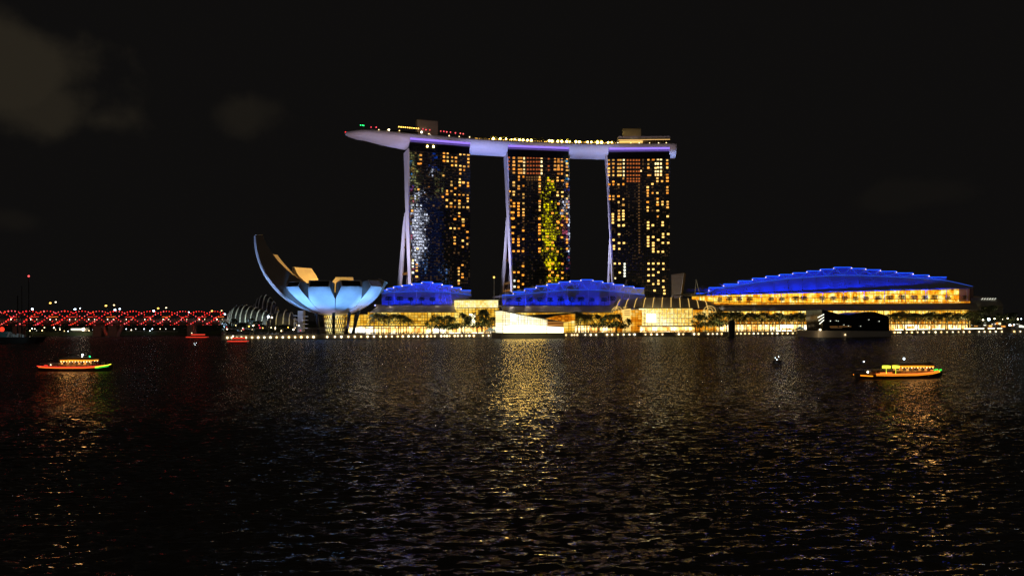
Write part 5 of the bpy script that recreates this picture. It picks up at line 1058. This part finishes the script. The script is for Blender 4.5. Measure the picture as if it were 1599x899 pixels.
# embankment behind the bridges
mb = MB(); mb.prism([BF.at(U0 - 400, 78, -1), BF.at(U1 + 60, 78, -1), BF.at(U1 + 60, 82, 3.6), BF.at(U0 - 400, 82, 3.6)], bn3 * 900); tag(mb.build('far_bank', 'grass'), 'dark grassy bank beyond the bridges', None, None, 'structure')
rg = random.Random(21); mb = MB()
for k in range(150): u = rg.uniform(U0 - 60, U1 + 40); leaf_blob(mb, BF.at(u, 86 + rg.uniform(0, 18), 4.6 + rg.uniform(0, 4.5)), rg.uniform(2, 3.6), 34, rg, .8, .8)
tag(mb.build('treeline', 'leaf_dark', recalc=False), 'dark wooded line on the far bank under the bridges', None, None, 'stuff')
for i, (x, y) in enumerate(list((rg.uniform(8, 110), rg.uniform(511, 517)) for _ in range(14)) + list((x_, 513.4) for x_ in (197, 212, 225, 238, 250, 259, 272)) + [(234, 516.5), (145, 515), (139, 516), (205, 515)]):
    p = BF.pt(x, y, 80); q = MB(); q.ball(p, rg.uniform(.3, .6), 0, 6, 4); q.tube([(p[0], p[1], 1), p - UP * .3], .08, 4, 1); tag(q.build('bank_lamp', [rg.choice(['lamp_cool', 'lamp_white', 'lamp_warm', 'win_white']), 'dark_steel'], origin=(p[0], p[1], 1.5)), 'tiny lamp on the dark far bank seen under the bridges', 'lamp', 'lamps of the far bank')
p = BF.pt(124.5, 514, 79); t = thing('bank_kiosk', (p[0], p[1], 2.4), 'white lit kiosk on the far bank under the bridges, left of the angled piers', 'kiosk')
q = MB(); q.box(p + be3 * -3, BF.e, 4.4, 1, .7); q.build('counter_light', 'win_white', t); q = MB(); q.ball(p + be3 * 3.6 - bn3 * 1.5, 1.4); q.build('lamp', 'lamp_white', t); q = MB(); q.box(p + UP * 1.6, BF.e, 8, 2.4, .25); q.box(p + bn3 * 2.2 + UP * -.4, BF.e, 7.6, .3, 1.7); q.build('shelter', 'concrete', t)
t = MB(); a, b = BF.pt(197, 517, 77), BF.pt(278, 517.6, 77); t.prism([a, b, b + UP * .35, a + UP * .35], bn3 * .3); tag(t.build('bank_railing', 'white_steel', origin=a), 'thin pale rail along the far bank under the bridges', 'railing')

# ------------------------------------------------------------------ boats
def loft(mb, secs, mi=0):
    """secs: list of (x, half width at deck, half width at keel, keel z, deck z)"""
    rows_ = [[np.array([x, -wd, zd_]), np.array([x, -(wd * .55 + wk * .45), (zk + zd_) * .45]), np.array([x, -wk, zk]), np.array([x, wk, zk]), np.array([x, (wd * .55 + wk * .45), (zk + zd_) * .45]), np.array([x, wd, zd_])] for x, wd, wk, zk, zd_ in secs]
    mb.grid(rows_, mi, True); mb.add(rows_[0], [tuple(range(6))], mi); mb.add(rows_[-1], [tuple(range(5, -1, -1))], mi)
    mb.grid([[r_[0] - [0, 0, .12], r_[5] - [0, 0, .12]] for r_ in rows_], mi, False)
def river_boat(px0, px1, py, heading, label, variant):
    Yb = CAM_H * F / (py - HY); pc = E((px0 + px1) / 2, py, Yb); L = (px1 - px0) * Yb / F / math.cos(heading); h = L / 2
    root = thing('river_boat', (pc[0], pc[1], 0), label, 'river boat')
    def part(mb, name, mats, parent=root):
        o = bpy.data.objects.new(name, mb.mesh(name, mats)); COL.objects.link(o); o.parent = parent; return o
    root.rotation_euler = (0, 0, heading)
    sec = [(-h, 1.5, .9, -.1, 1.55), (-h * .8, 1.95, 1.2, -.4, 1.4), (-h * .3, 2.2, 1.4, -.5, 1.25), (h * .3, 2.15, 1.3, -.5, 1.3), (h * .68, 1.6, .8, -.4, 1.6), (h * .88, .9, .3, -.1, 2.0), (h, .15, .05, .5, 2.4)]
    mb = MB(); loft(mb, sec); part(mb, 'hull', 'hull_paint')
    def rail(f0, f1, dz, r, mat, name, side=-1):
        xs = np.linspace(-h + 2 * h * f0, -h + 2 * h * f1, 14); sx = [q[0] for q in sec]; m_ = MB()
        m_.tube([(x, side * (float(np.interp(x, sx, [q[1] for q in sec])) + .1), float(np.interp(x, sx, [q[4] for q in sec])) + dz) for x in xs], r, 6); part(m_, name, mat)
    for side in (-1, 1):
        if variant == 0:
            rail(.0, .85, .05, .13, 'led_red', 'gunwale_light', side); rail(.02, .84, -.26, .08, 'led_orange', 'lower_gunwale_light', side); rail(.80, .985, -.12, .12, 'led_lime', 'bow_light', side); rail(.80, .96, -.5, .1, 'led_green', 'bow_lower_light', side)
        else:
            rail(.17, .95, .08, .15, 'led_orange', 'gunwale_light', side); rail(.17, .95, -.3, .1, 'canopy_amber', 'lower_gunwale_light', side); rail(.0, .13, -.5, .14, 'canopy_amber', 'stern_light', side); rail(.93, .97, .1, .24, 'led_green', 'bow_light', side)
    # cabin: posts, lit canopy valance, roof
    c0, c1 = ((-.36, .5) if variant == 0 else (-.08, .7)); c0 *= h; c1 *= h; zc0, zc1 = 1.3, 3.3
    for x in np.linspace(c0, c1, 7):
        for s_ in (-1, 1): m_ = MB(); m_.tube([(x, s_ * 1.6, zc0), (x, s_ * 1.6, zc1)], .06, 5); part(m_, 'canopy_post', 'wood')
    m_ = MB(); m_.box(((c0 + c1) / 2, 0, 1.7), (1, 0), (c1 - c0) / 2, 1.5, .35); part(m_, 'cabin_side', 'wood')
    m_ = MB(); rows_ = []
    for x in np.linspace(c0 - .3, c1 + .3, 8): rows_.append([(x, 1.9 * math.sin(a), zc1 + .25 + .45 * math.cos(a)) for a in np.linspace(-math.pi / 2, math.pi / 2, 9)])
    m_.grid([[np.array(p) for p in r_] for r_ in rows_]); m_.add(rows_[0], [tuple(range(9))]); m_.add(rows_[-1], [tuple(range(8, -1, -1))]); part(m_, 'canopy_roof', 'wood')
    for s_ in (-1, 1): m_ = MB(); m_.prism([(c0, s_ * 1.86, zc1 - .22), (c1, s_ * 1.86, zc1 - .22), (c1, s_ * 1.86, zc1 + .14), (c0, s_ * 1.86, zc1 + .14)], (0, -s_ * .12, 0)); part(m_, 'canopy_valance', 'canopy_amber')
    for k in range(11):                                             # bulbs along the canopy and lit cabin panes below it
        x = c0 + (c1 - c0) * (k + .5) / 11
        for s_ in (-1, 1):
            m_ = MB(); m_.ball((x, s_ * 1.98, zc1 - .3), .13, 0, 6, 4); part(m_, 'canopy_bulb', 'lamp_warm')
            if k % 3 != 1: m_ = MB(); m_.box((x, s_ * 1.52, 2.45), (1, 0), (c1 - c0) / 11 * .36, .05, .3); part(m_, 'cabin_window', 'win_dim' if k % 2 else 'win_orange')
    m_ = MB(); m_.box(((c0 + c1) / 2, 0, zc1 + .95), (1, 0), (c1 - c0) * .4, 1.2, .06); part(m_, 'roof_rack', 'dark_steel')
    for k in range(5): m_ = MB(); m_.tube([(-h * .5 + k * h * .26, 2.26 if k % 2 else -2.3, .75), (-h * .5 + k * h * .26, 2.3 if k % 2 else -2.34, .3)], .2, 6); part(m_, 'fender', 'black_metal')
    if variant == 1:
        for x, w in ((-.37 * h, .07 * h), (-.15 * h, .055 * h)): m_ = MB(); m_.box((x, -1.0, zc1 - .1), (1, 0), w, .5, .36); m_.tube([(x, -1.0, 1.3), (x, -1.0, zc1 - .5)], .06, 4); part(m_, 'lit_panel', 'led_lime')
    lamps = ((.16, 0, 5.0, .24, 'lamp_cool'), (.16, -.3, 4.35, .14, 'lamp_white'), (.4, -.8, 4.5, .22, 'lamp_green'), (-.62, -1.7, 2.0, .2, 'lamp_warm')) if variant == 0 else ((.1, 0, 5.3, .24, 'lamp_cool'), (-.84, 0, 4.6, .17, 'lamp_cool'), (-.82, -1.4, 1.9, .22, 'lamp_white'))
    for fx, y, z, r, mt in lamps: m_ = MB(); m_.ball((fx * h, y, z), r); m_.tube([(fx * h, y, 1.4), (fx * h, y, z - r * .7)], .04, 4, 1); part(m_, 'mast_lamp', [mt, 'dark_steel'])
    for fx in (.2, .45, .8):
        for s_ in (-1, 1):
            l = bpy.data.lights.new('cabin_fill', 'POINT'); l.energy = 200; l.color = (1, .5, .14); l.shadow_soft_size = .8; o = bpy.data.objects.new('cabin_fill', l); COL.objects.link(o); o.parent = root; o.location = (c0 + (c1 - c0) * fx, s_ * 2.5, 3.0)  # fill lights added outside the canopy to warm the cabin sides
    for fx in (.62, .74, .8): m_ = MB(); m_.tube([(fx * h, -.9, 1.6), (fx * h, -.9, 2.9)], .05, 4); part(m_, 'bow_post', 'white_steel')
    m_ = MB(); m_.tube([(h * .62 + .42 * math.cos(a), -1.1, 2.5 + .42 * math.sin(a)) for a in np.linspace(0, 2 * math.pi, 13)], .1, 5); part(m_, 'lifebuoy', 'red_paint')
    for i in range(3):                                              # deck seats behind the cabin
        m_ = MB(); m_.box((-h * .55 - .9 * i, 0, 1.75), (1, 0), .28, 1.2, .3); part(m_, 'bench', 'wood')
    for s_ in (-1, 1):
        m_ = MB(); m_.tube([(x, s_ * 1.7, 2.35) for x in np.linspace(-h * .92, c0, 6)], .04, 4); part(m_, 'rail', 'white_steel')
    return root
river_boat(62, 178, 579, R(-2.5), 'river boat heading right with a red lit gunwale, orange canopy and green bow', 0)
river_boat(1334, 1476, 590.6, R(7), 'river boat with a yellow and orange lit hull and two lime panels', 1)
M['led_launch'] = glow('led_launch', (255, 70, 48), .95)
def launch(px0, px1, py, label, mat, lamp, hd=0.0):
    Yb = CAM_H * F / (py - HY); pc = E((px0 + px1) / 2, py, Yb); h = (px1 - px0) * Yb / F / 2; root = thing('small_boat', (pc[0], pc[1], 0), label, 'boat'); root.rotation_euler = (0, 0, hd)
    def part(mb, name, mats): o = bpy.data.objects.new(name, mb.mesh(name, mats)); COL.objects.link(o); o.parent = root
    mb = MB(); loft(mb, [(-h, .2, .1, .5, 1.7), (-h * .6, 1.6, .9, -.3, 1.3), (0, 2, 1.3, -.4, 1.2), (h * .7, 2, 1.3, -.4, 1.2), (h, 1.8, 1.2, -.3, 1.3)]); part(mb, 'hull', 'hull_paint')
    for s_ in (-1, 1): mb = MB(); mb.tube([(x, s_ * float(np.interp(x, [-h, -h * .6, 0, h], [.3, 1.7, 2.1, 1.95])), 1.25) for x in np.linspace(-h * .9, h, 8)], .3, 5); part(mb, 'gunwale_light', mat)
    mb = MB(); mb.box((h * .15, 0, 3.3), (1, 0), h * .55, 1.8, .4); part(mb, 'lit_canopy', mat)
    mb = MB(); mb.box((h * .15, 0, 3.85), (1, 0), h * .6, 1.9, .12); part(mb, 'canopy_roof', 'wood')
    for x in (-h * .35, h * .65):
        for s_ in (-1, 1): mb = MB(); mb.tube([(x, s_ * 1.6, 1.2), (x, s_ * 1.6, 3.2)], .08, 5); part(mb, 'canopy_post', 'dark_steel')
    mb = MB(); mb.ball((-h * .4, 0, 4.6), .4); mb.tube([(-h * .4, 0, 1.2), (-h * .4, 0, 4.3)], .06, 4, 1); part(mb, 'mast_lamp', [lamp, 'dark_steel'])
launch(354, 387, 535.5, 'small red lit boat with a pale bow close to the quay left of the lotus', 'led_launch', 'lamp_white'); launch(289, 324, 528.6, 'small red lit boat under the red bridge by its right pier', 'led_launch', 'lamp_warm')
for px, py, l in ((1213.5, 563, 'tiny dinghy with three white lights in open water left of the lime panelled boat'), (305, 538.5, 'tiny dinghy with white lights on the water below the right end of the bridge')):
    Yb = CAM_H * F / (py + 2 - HY); pc = E(px, py, Yb); r_ = thing('dinghy', (pc[0], pc[1], 0), l, 'dinghy'); mb = MB(); loft(mb, [(-1.8, .5, .3, -.1, .6), (0, .7, .4, -.15, .5), (1.2, .5, .2, -.1, .6), (1.9, .08, .04, .2, .8)])
    o = bpy.data.objects.new('hull', mb.mesh('hull', 'hull_paint')); COL.objects.link(o); o.parent = r_
    for x, z in ((-.7, 1.6), (.6, 2.0), (-.1, .9)): mb = MB(); mb.ball((x, 0, z), .11); mb.tube([(x, 0, .3), (x, 0, z - .1)], .03, 4, 1); o = bpy.data.objects.new('lamp', mb.mesh('lamp', ['lamp_cool', 'dark_steel'])); COL.objects.link(o); o.parent = r_
# moored barge at the left edge
pc = E(14, 534, 470); t = thing('moored_barge', (pc[0], pc[1], 0), 'dark moored barge with a teal cabin at the left edge', 'barge')
q = MB(); q.prism([E(-30, 536.5, 466), E(52, 536, 466), E(58, 526.4, 466), E(-30, 526.4, 466)], (0, 9, 0)); q.build('hull', 'black_metal', t)
q = MB(); q.prism([E(-6, 526.2, 468), E(9.2, 526.2, 468), E(9.2, 517.4, 468), E(-6, 517.4, 468)], (0, 5, 0)); q.build('cabin', 'teal_paint', t); q = MB(); q.prism([E(10, 526.2, 468), E(13, 526.2, 468), E(16, 518.4, 468), E(13, 518.4, 468)], (0, 2, 0)); q.build('ramp', 'white_steel', t)
q = MB(); p = E(3.2, 514, 469.5); q.ball(p, 1.3, 0, 10, 6, 1.2); q.tube([p - UP * 2, p - UP * 1.2], .3, 5, 1); q.build('warning_light', ['lamp_red', 'dark_steel'], t)
for k, x in enumerate((17, 20, 23, 26, 31, 35)): q = MB(); q.prism([E(x, 526.2, 467), E(x + 1.6, 526.2, 467), E(x + 1.6, 520.5 + (k % 3), 467), E(x, 520.5 + (k % 3), 467)], (0, 1.4, 0)); q.build('crate', 'white_steel' if k % 2 else 'pale_concrete', t)
spot('barge_light', E(20, 512, 455), E(15, 524, 468), (.6, .9, 1), 900, 110)
for x, yt, w, l, red in ((27.5, 462, .55, 'dark mast rising from the left barge, nearest the teal cabin', 0), (44.8, 431.5, .42, 'tallest dark mast at the left edge, topped by a red light', 1), (34, 447, .35, 'thin dark mast between the two thicker ones on the left barge', 0)):
    p = E(x, 527, 472); z = zat(yt, 472); q = MB(); q.tube([(p[0], p[1], 2), (p[0], p[1], z)], [w, w * .5], 7); q.ball((p[0], p[1], z + .2), .62 if red else .2, 1 if red else 0)
    tag(q.build('barge_mast', ['black_metal', 'lamp_red_pale'], origin=(p[0], p[1], 2)), l, 'mast')

# ------------------------------------------------------------------ palms between the deck lamps
rg = random.Random(31)
for x in [733, 738, 743, 748, 753, 758] + list(np.arange(766, 962, 4.2)):
    p = on_deck(x + rg.uniform(-1, 1), rg.uniform(-1.5, 4), 0); p = p - UP * 0.2; SMALLPALM.put('deck_palm', p, 'small yellow green palm among the bright lamps on the deck', 'palm', 'palms on the deck', rg.uniform(1.2, 2.1))
for i, x in enumerate((561, 566, 572, 580, 590, 700, 712, 724)): p = on_deck(x, 8, 0); SMALLPALM.put('deck_palm', p, f'dim palm near the bow part of the deck, {nth(i)} of eight', 'palm', 'dim palms of the deck', rg.uniform(.7, 1.0))

# ------------------------------------------------------------------ office towers across the bay, behind the viewer: what the hotel glass mirrors
def mirror_hit(fr, px, py, y):
    """where the sight line through a photo point, mirrored in a tower's glass front, reaches the plane at depth y"""
    d = np.array([(px - CX) / F, 1.0]); p = E(px, py, fr.Y(px, 0)); r_ = d - 2 * (d @ fr.n) * fr.n; t_ = (y - p[1]) / r_[1]; return p[0] + t_ * r_[0], p[2] + t_ * (HY - py) / F
def mirrored_office(fr, x0, x1, ytop, ybot, y, *a, **k):
    xa, zt_ = mirror_hit(fr, x0, ytop, y); xb, _ = mirror_hit(fr, x1, ytop, y); _, zb_ = mirror_hit(fr, x0, ybot, y)
    return office('office_tower', (xa + xb) / 2, y - 25, abs(xb - xa), 50, zt_, *a, **k), (xa, xb, zt_, zb_)
def mirrored_tower(fr, ox, oy, y, x0, x1, ytop, bands, label):
    """a dark tower across the bay with lit floors and signs; bands: (x0, x1, y0, y1, colour, strength) where its lights show in the hotel glass"""
    xa, zt_ = mirror_hit(fr, x0, ytop, y); xb, _ = mirror_hit(fr, x1, ytop, y); xa, xb = min(xa, xb), max(xa, xb)
    r_ = thing('office_tower', ((xa + xb) / 2, y - 25, 0), label, 'office tower')
    q = MB(); q.box(((xa + xb) / 2, y - 25, zt_ / 2), (1, 0), (xb - xa) / 2, 25, zt_ / 2); q.build('shaft', 'black_metal', r_); by = {}
    for bx0, bx1, by0, by1, col, st in bands:
        a, z1 = mirror_hit(fr, ox + bx0 / Z, oy + by0 / Z, y); b, z0 = mirror_hit(fr, ox + bx1 / Z, oy + by1 / Z, y); a, b = min(a, b), max(a, b); nf = max(1, int((z1 - z0) / 4.5))
        for k in range(nf):                                          # floors of lit offices with dark gaps between the rooms
            zz = z0 + (z1 - z0) * (k + .5) / nf; x = a
            while x < b:
                w = random.uniform(2, 9)
                if random.random() < .72: by.setdefault((col, st), MB()).box(((x + min(x + w, b)) / 2, y + .1, zz), (1, 0), max(.3, (min(x + w, b) - x) / 2), .3, (z1 - z0) / nf * .33)
                x += w + .8
    for (col, st), q in by.items():
        nm = 'mirror_glow_%d_%d_%d' % col
        if nm not in M: M[nm] = glow(nm, col, st * ST)
        tag(q.build('lit_floor', nm, r_), kind='stuff')
    return r_
ST = 1.9
W_, B_, G_, C_, D_ = (235, 240, 255), (110, 160, 230), (190, 190, 110), (0, 170, 255), (0, 80, 210)
def seen(a, o=225): return [(x0, x1, y0 + (860 if o == 340 else 0), y1 + (860 if o == 340 else 0), c_, s_) for x0, x1, y0, y1, c_, s_ in a]
mirrored_tower(TF[0], 625, 225, -300, 638, 668, 226, seen([(105, 122, 540, 575, W_, 3), (155, 200, 555, 620, W_, 3), (205, 285, 580, 625, W_, 2.4), (130, 165, 690, 740, W_, 3), (160, 195, 740, 790, W_, 3.2), (200, 285, 735, 770, W_, 3), (155, 245, 790, 905, W_, 3.6), (240, 300, 835, 865, W_, 2), (115, 150, 870, 900, B_, 1.5),
    (100, 190, 65, 82, G_, 1.2), (105, 190, 112, 146, G_, 1.3), (105, 190, 160, 190, G_, 1.3), (115, 182, 250, 288, G_, 1.5), (115, 165, 318, 345, (255, 200, 90), 1.4), (165, 195, 300, 420, G_, 1), (110, 160, 405, 432, G_, 1.4), (165, 285, 330, 345, G_, 1.1), (170, 280, 375, 390, G_, 1), (180, 270, 415, 428, G_, 1.1), (165, 255, 480, 520, G_, 1.2), (112, 195, 628, 675, G_, 1.3), (105, 190, 700, 720, G_, .7),
    (105, 300, 560, 1200, (12, 30, 74), .8), (86, 130, 200, 236, C_, 2.6), (92, 138, 362, 395, C_, 2.6), (108, 160, 480, 508, D_, 1.4)])  # the tall dim blue block is added to tint the hotel glass
    + seen([(150, 240, 0, 60, W_, 3.6), (240, 292, 40, 105, W_, 2.4), (150, 232, 118, 158, W_, 3), (250, 315, 128, 152, B_, 2), (165, 300, 198, 236, B_, 2.2), (150, 215, 70, 90, W_, 2)], 340), 'white and gold lit office tower seen only as a reflection in the hotel glass')
mirrored_tower(TF[0], 625, 225, -330, 672, 694, 226, seen([(310, 500, 570, 1320, (12, 28, 66), .8), (378, 392, 108, 165, D_, 3), (408, 424, 108, 165, D_, 3), (378, 424, 130, 142, D_, 3), (372, 412, 255, 280, D_, 2.4), (348, 382, 314, 334, W_, 2.4), (430, 520, 320, 335, G_, .9), (430, 500, 355, 372, G_, .9), (435, 480, 430, 445, G_, .8), (430, 490, 480, 520, G_, .9), (430, 480, 540, 555, G_, .8), (375, 420, 600, 615, G_, .6), (520, 560, 1000, 1040, G_, .8), (500, 560, 1080, 1105, B_, .9), (500, 580, 1185, 1200, B_, .8)]), 'dim office tower with a blue sign seen only as a reflection in the hotel glass')  # its large dim blue block is likewise added as a tint for the glass
Y_ = (255, 235, 0); P_ = (255, 110, 140)
mirrored_tower(TF[1], 780, 230, -240, 844, 876, 234, [(x0, x1, y0, y1, Y_, 2.6) for x0, x1, y0, y1 in ((555, 600, 375, 400), (595, 640, 405, 440), (555, 660, 475, 508), (525, 560, 480, 500), (520, 640, 578, 604), (570, 645, 648, 690), (535, 570, 680, 712), (530, 640, 720, 748), (545, 600, 785, 810), (525, 640, 815, 885), (525, 645, 895, 945), (510, 522, 780, 900), (530, 655, 960, 990), (645, 740, 975, 985), (520, 560, 1040, 1075), (560, 635, 1055, 1115), (640, 720, 1075, 1105), (530, 635, 1200, 1240), (650, 715, 1205, 1235), (510, 640, 1320, 1335), (515, 545, 1590, 1620), (560, 640, 1585, 1625), (660, 740, 800, 812), (660, 720, 870, 882))], 'yellow lit office tower seen only as a reflection in the middle hotel tower')
mirrored_tower(TF[1], 780, 230, -300, 880, 889.5, 250, [(x0, x1, y0, y1, P_, 1.6) for x0, x1, y0, y1 in ((765, 815, 375, 400), (775, 800, 475, 505), (770, 822, 625, 655), (760, 820, 830, 860), (790, 822, 1045, 1075), (775, 820, 1312, 1345))] + [(x0, x1, y0, y1, W_, 1.0) for x0, x1, y0, y1 in ((735, 760, 620, 760), (770, 800, 405, 420), (740, 775, 1040, 1060), (805, 830, 1440, 1480))], 'pink lit office tower seen only as a reflection in the middle hotel tower')
for x in list(seq(588, 705, 6)) + list(seq(800, 950, 7)) + list(seq(1130, 1505, 15)): spot('eave_fill', SH.pt(x, 470, 47), SH.pt(x, 486, 31), (1, .84, .66), 1900, 115, .8, .2)  # unseen spots added above the eaves to brighten their slopes
spot('base_wash', SH.pt(832, 512, -75), SH.pt(832, 525, VP - 1), (1, .9, .45), 9000, 100, .8)  # unseen spot added over the water to brighten the pavilion base

for x in list(seq(586, 640, 5)) + list(seq(672, 775, 8)) + list(seq(886, 985, 8)) + list(seq(1088, 1128, 4)) + list(seq(1136, 1276, 11)) + list(seq(1394, 1512, 10)) + list(seq(1522, 1584, 4)):
    p = SH.pt(x, 500, 9); spot('tree_uplight', (p[0], p[1], GZ + .4), SH.pt(x + random.uniform(-3, 3), 488, 19), (1, .82, .35), random.uniform(4500, 11000), 80, .8, .2)
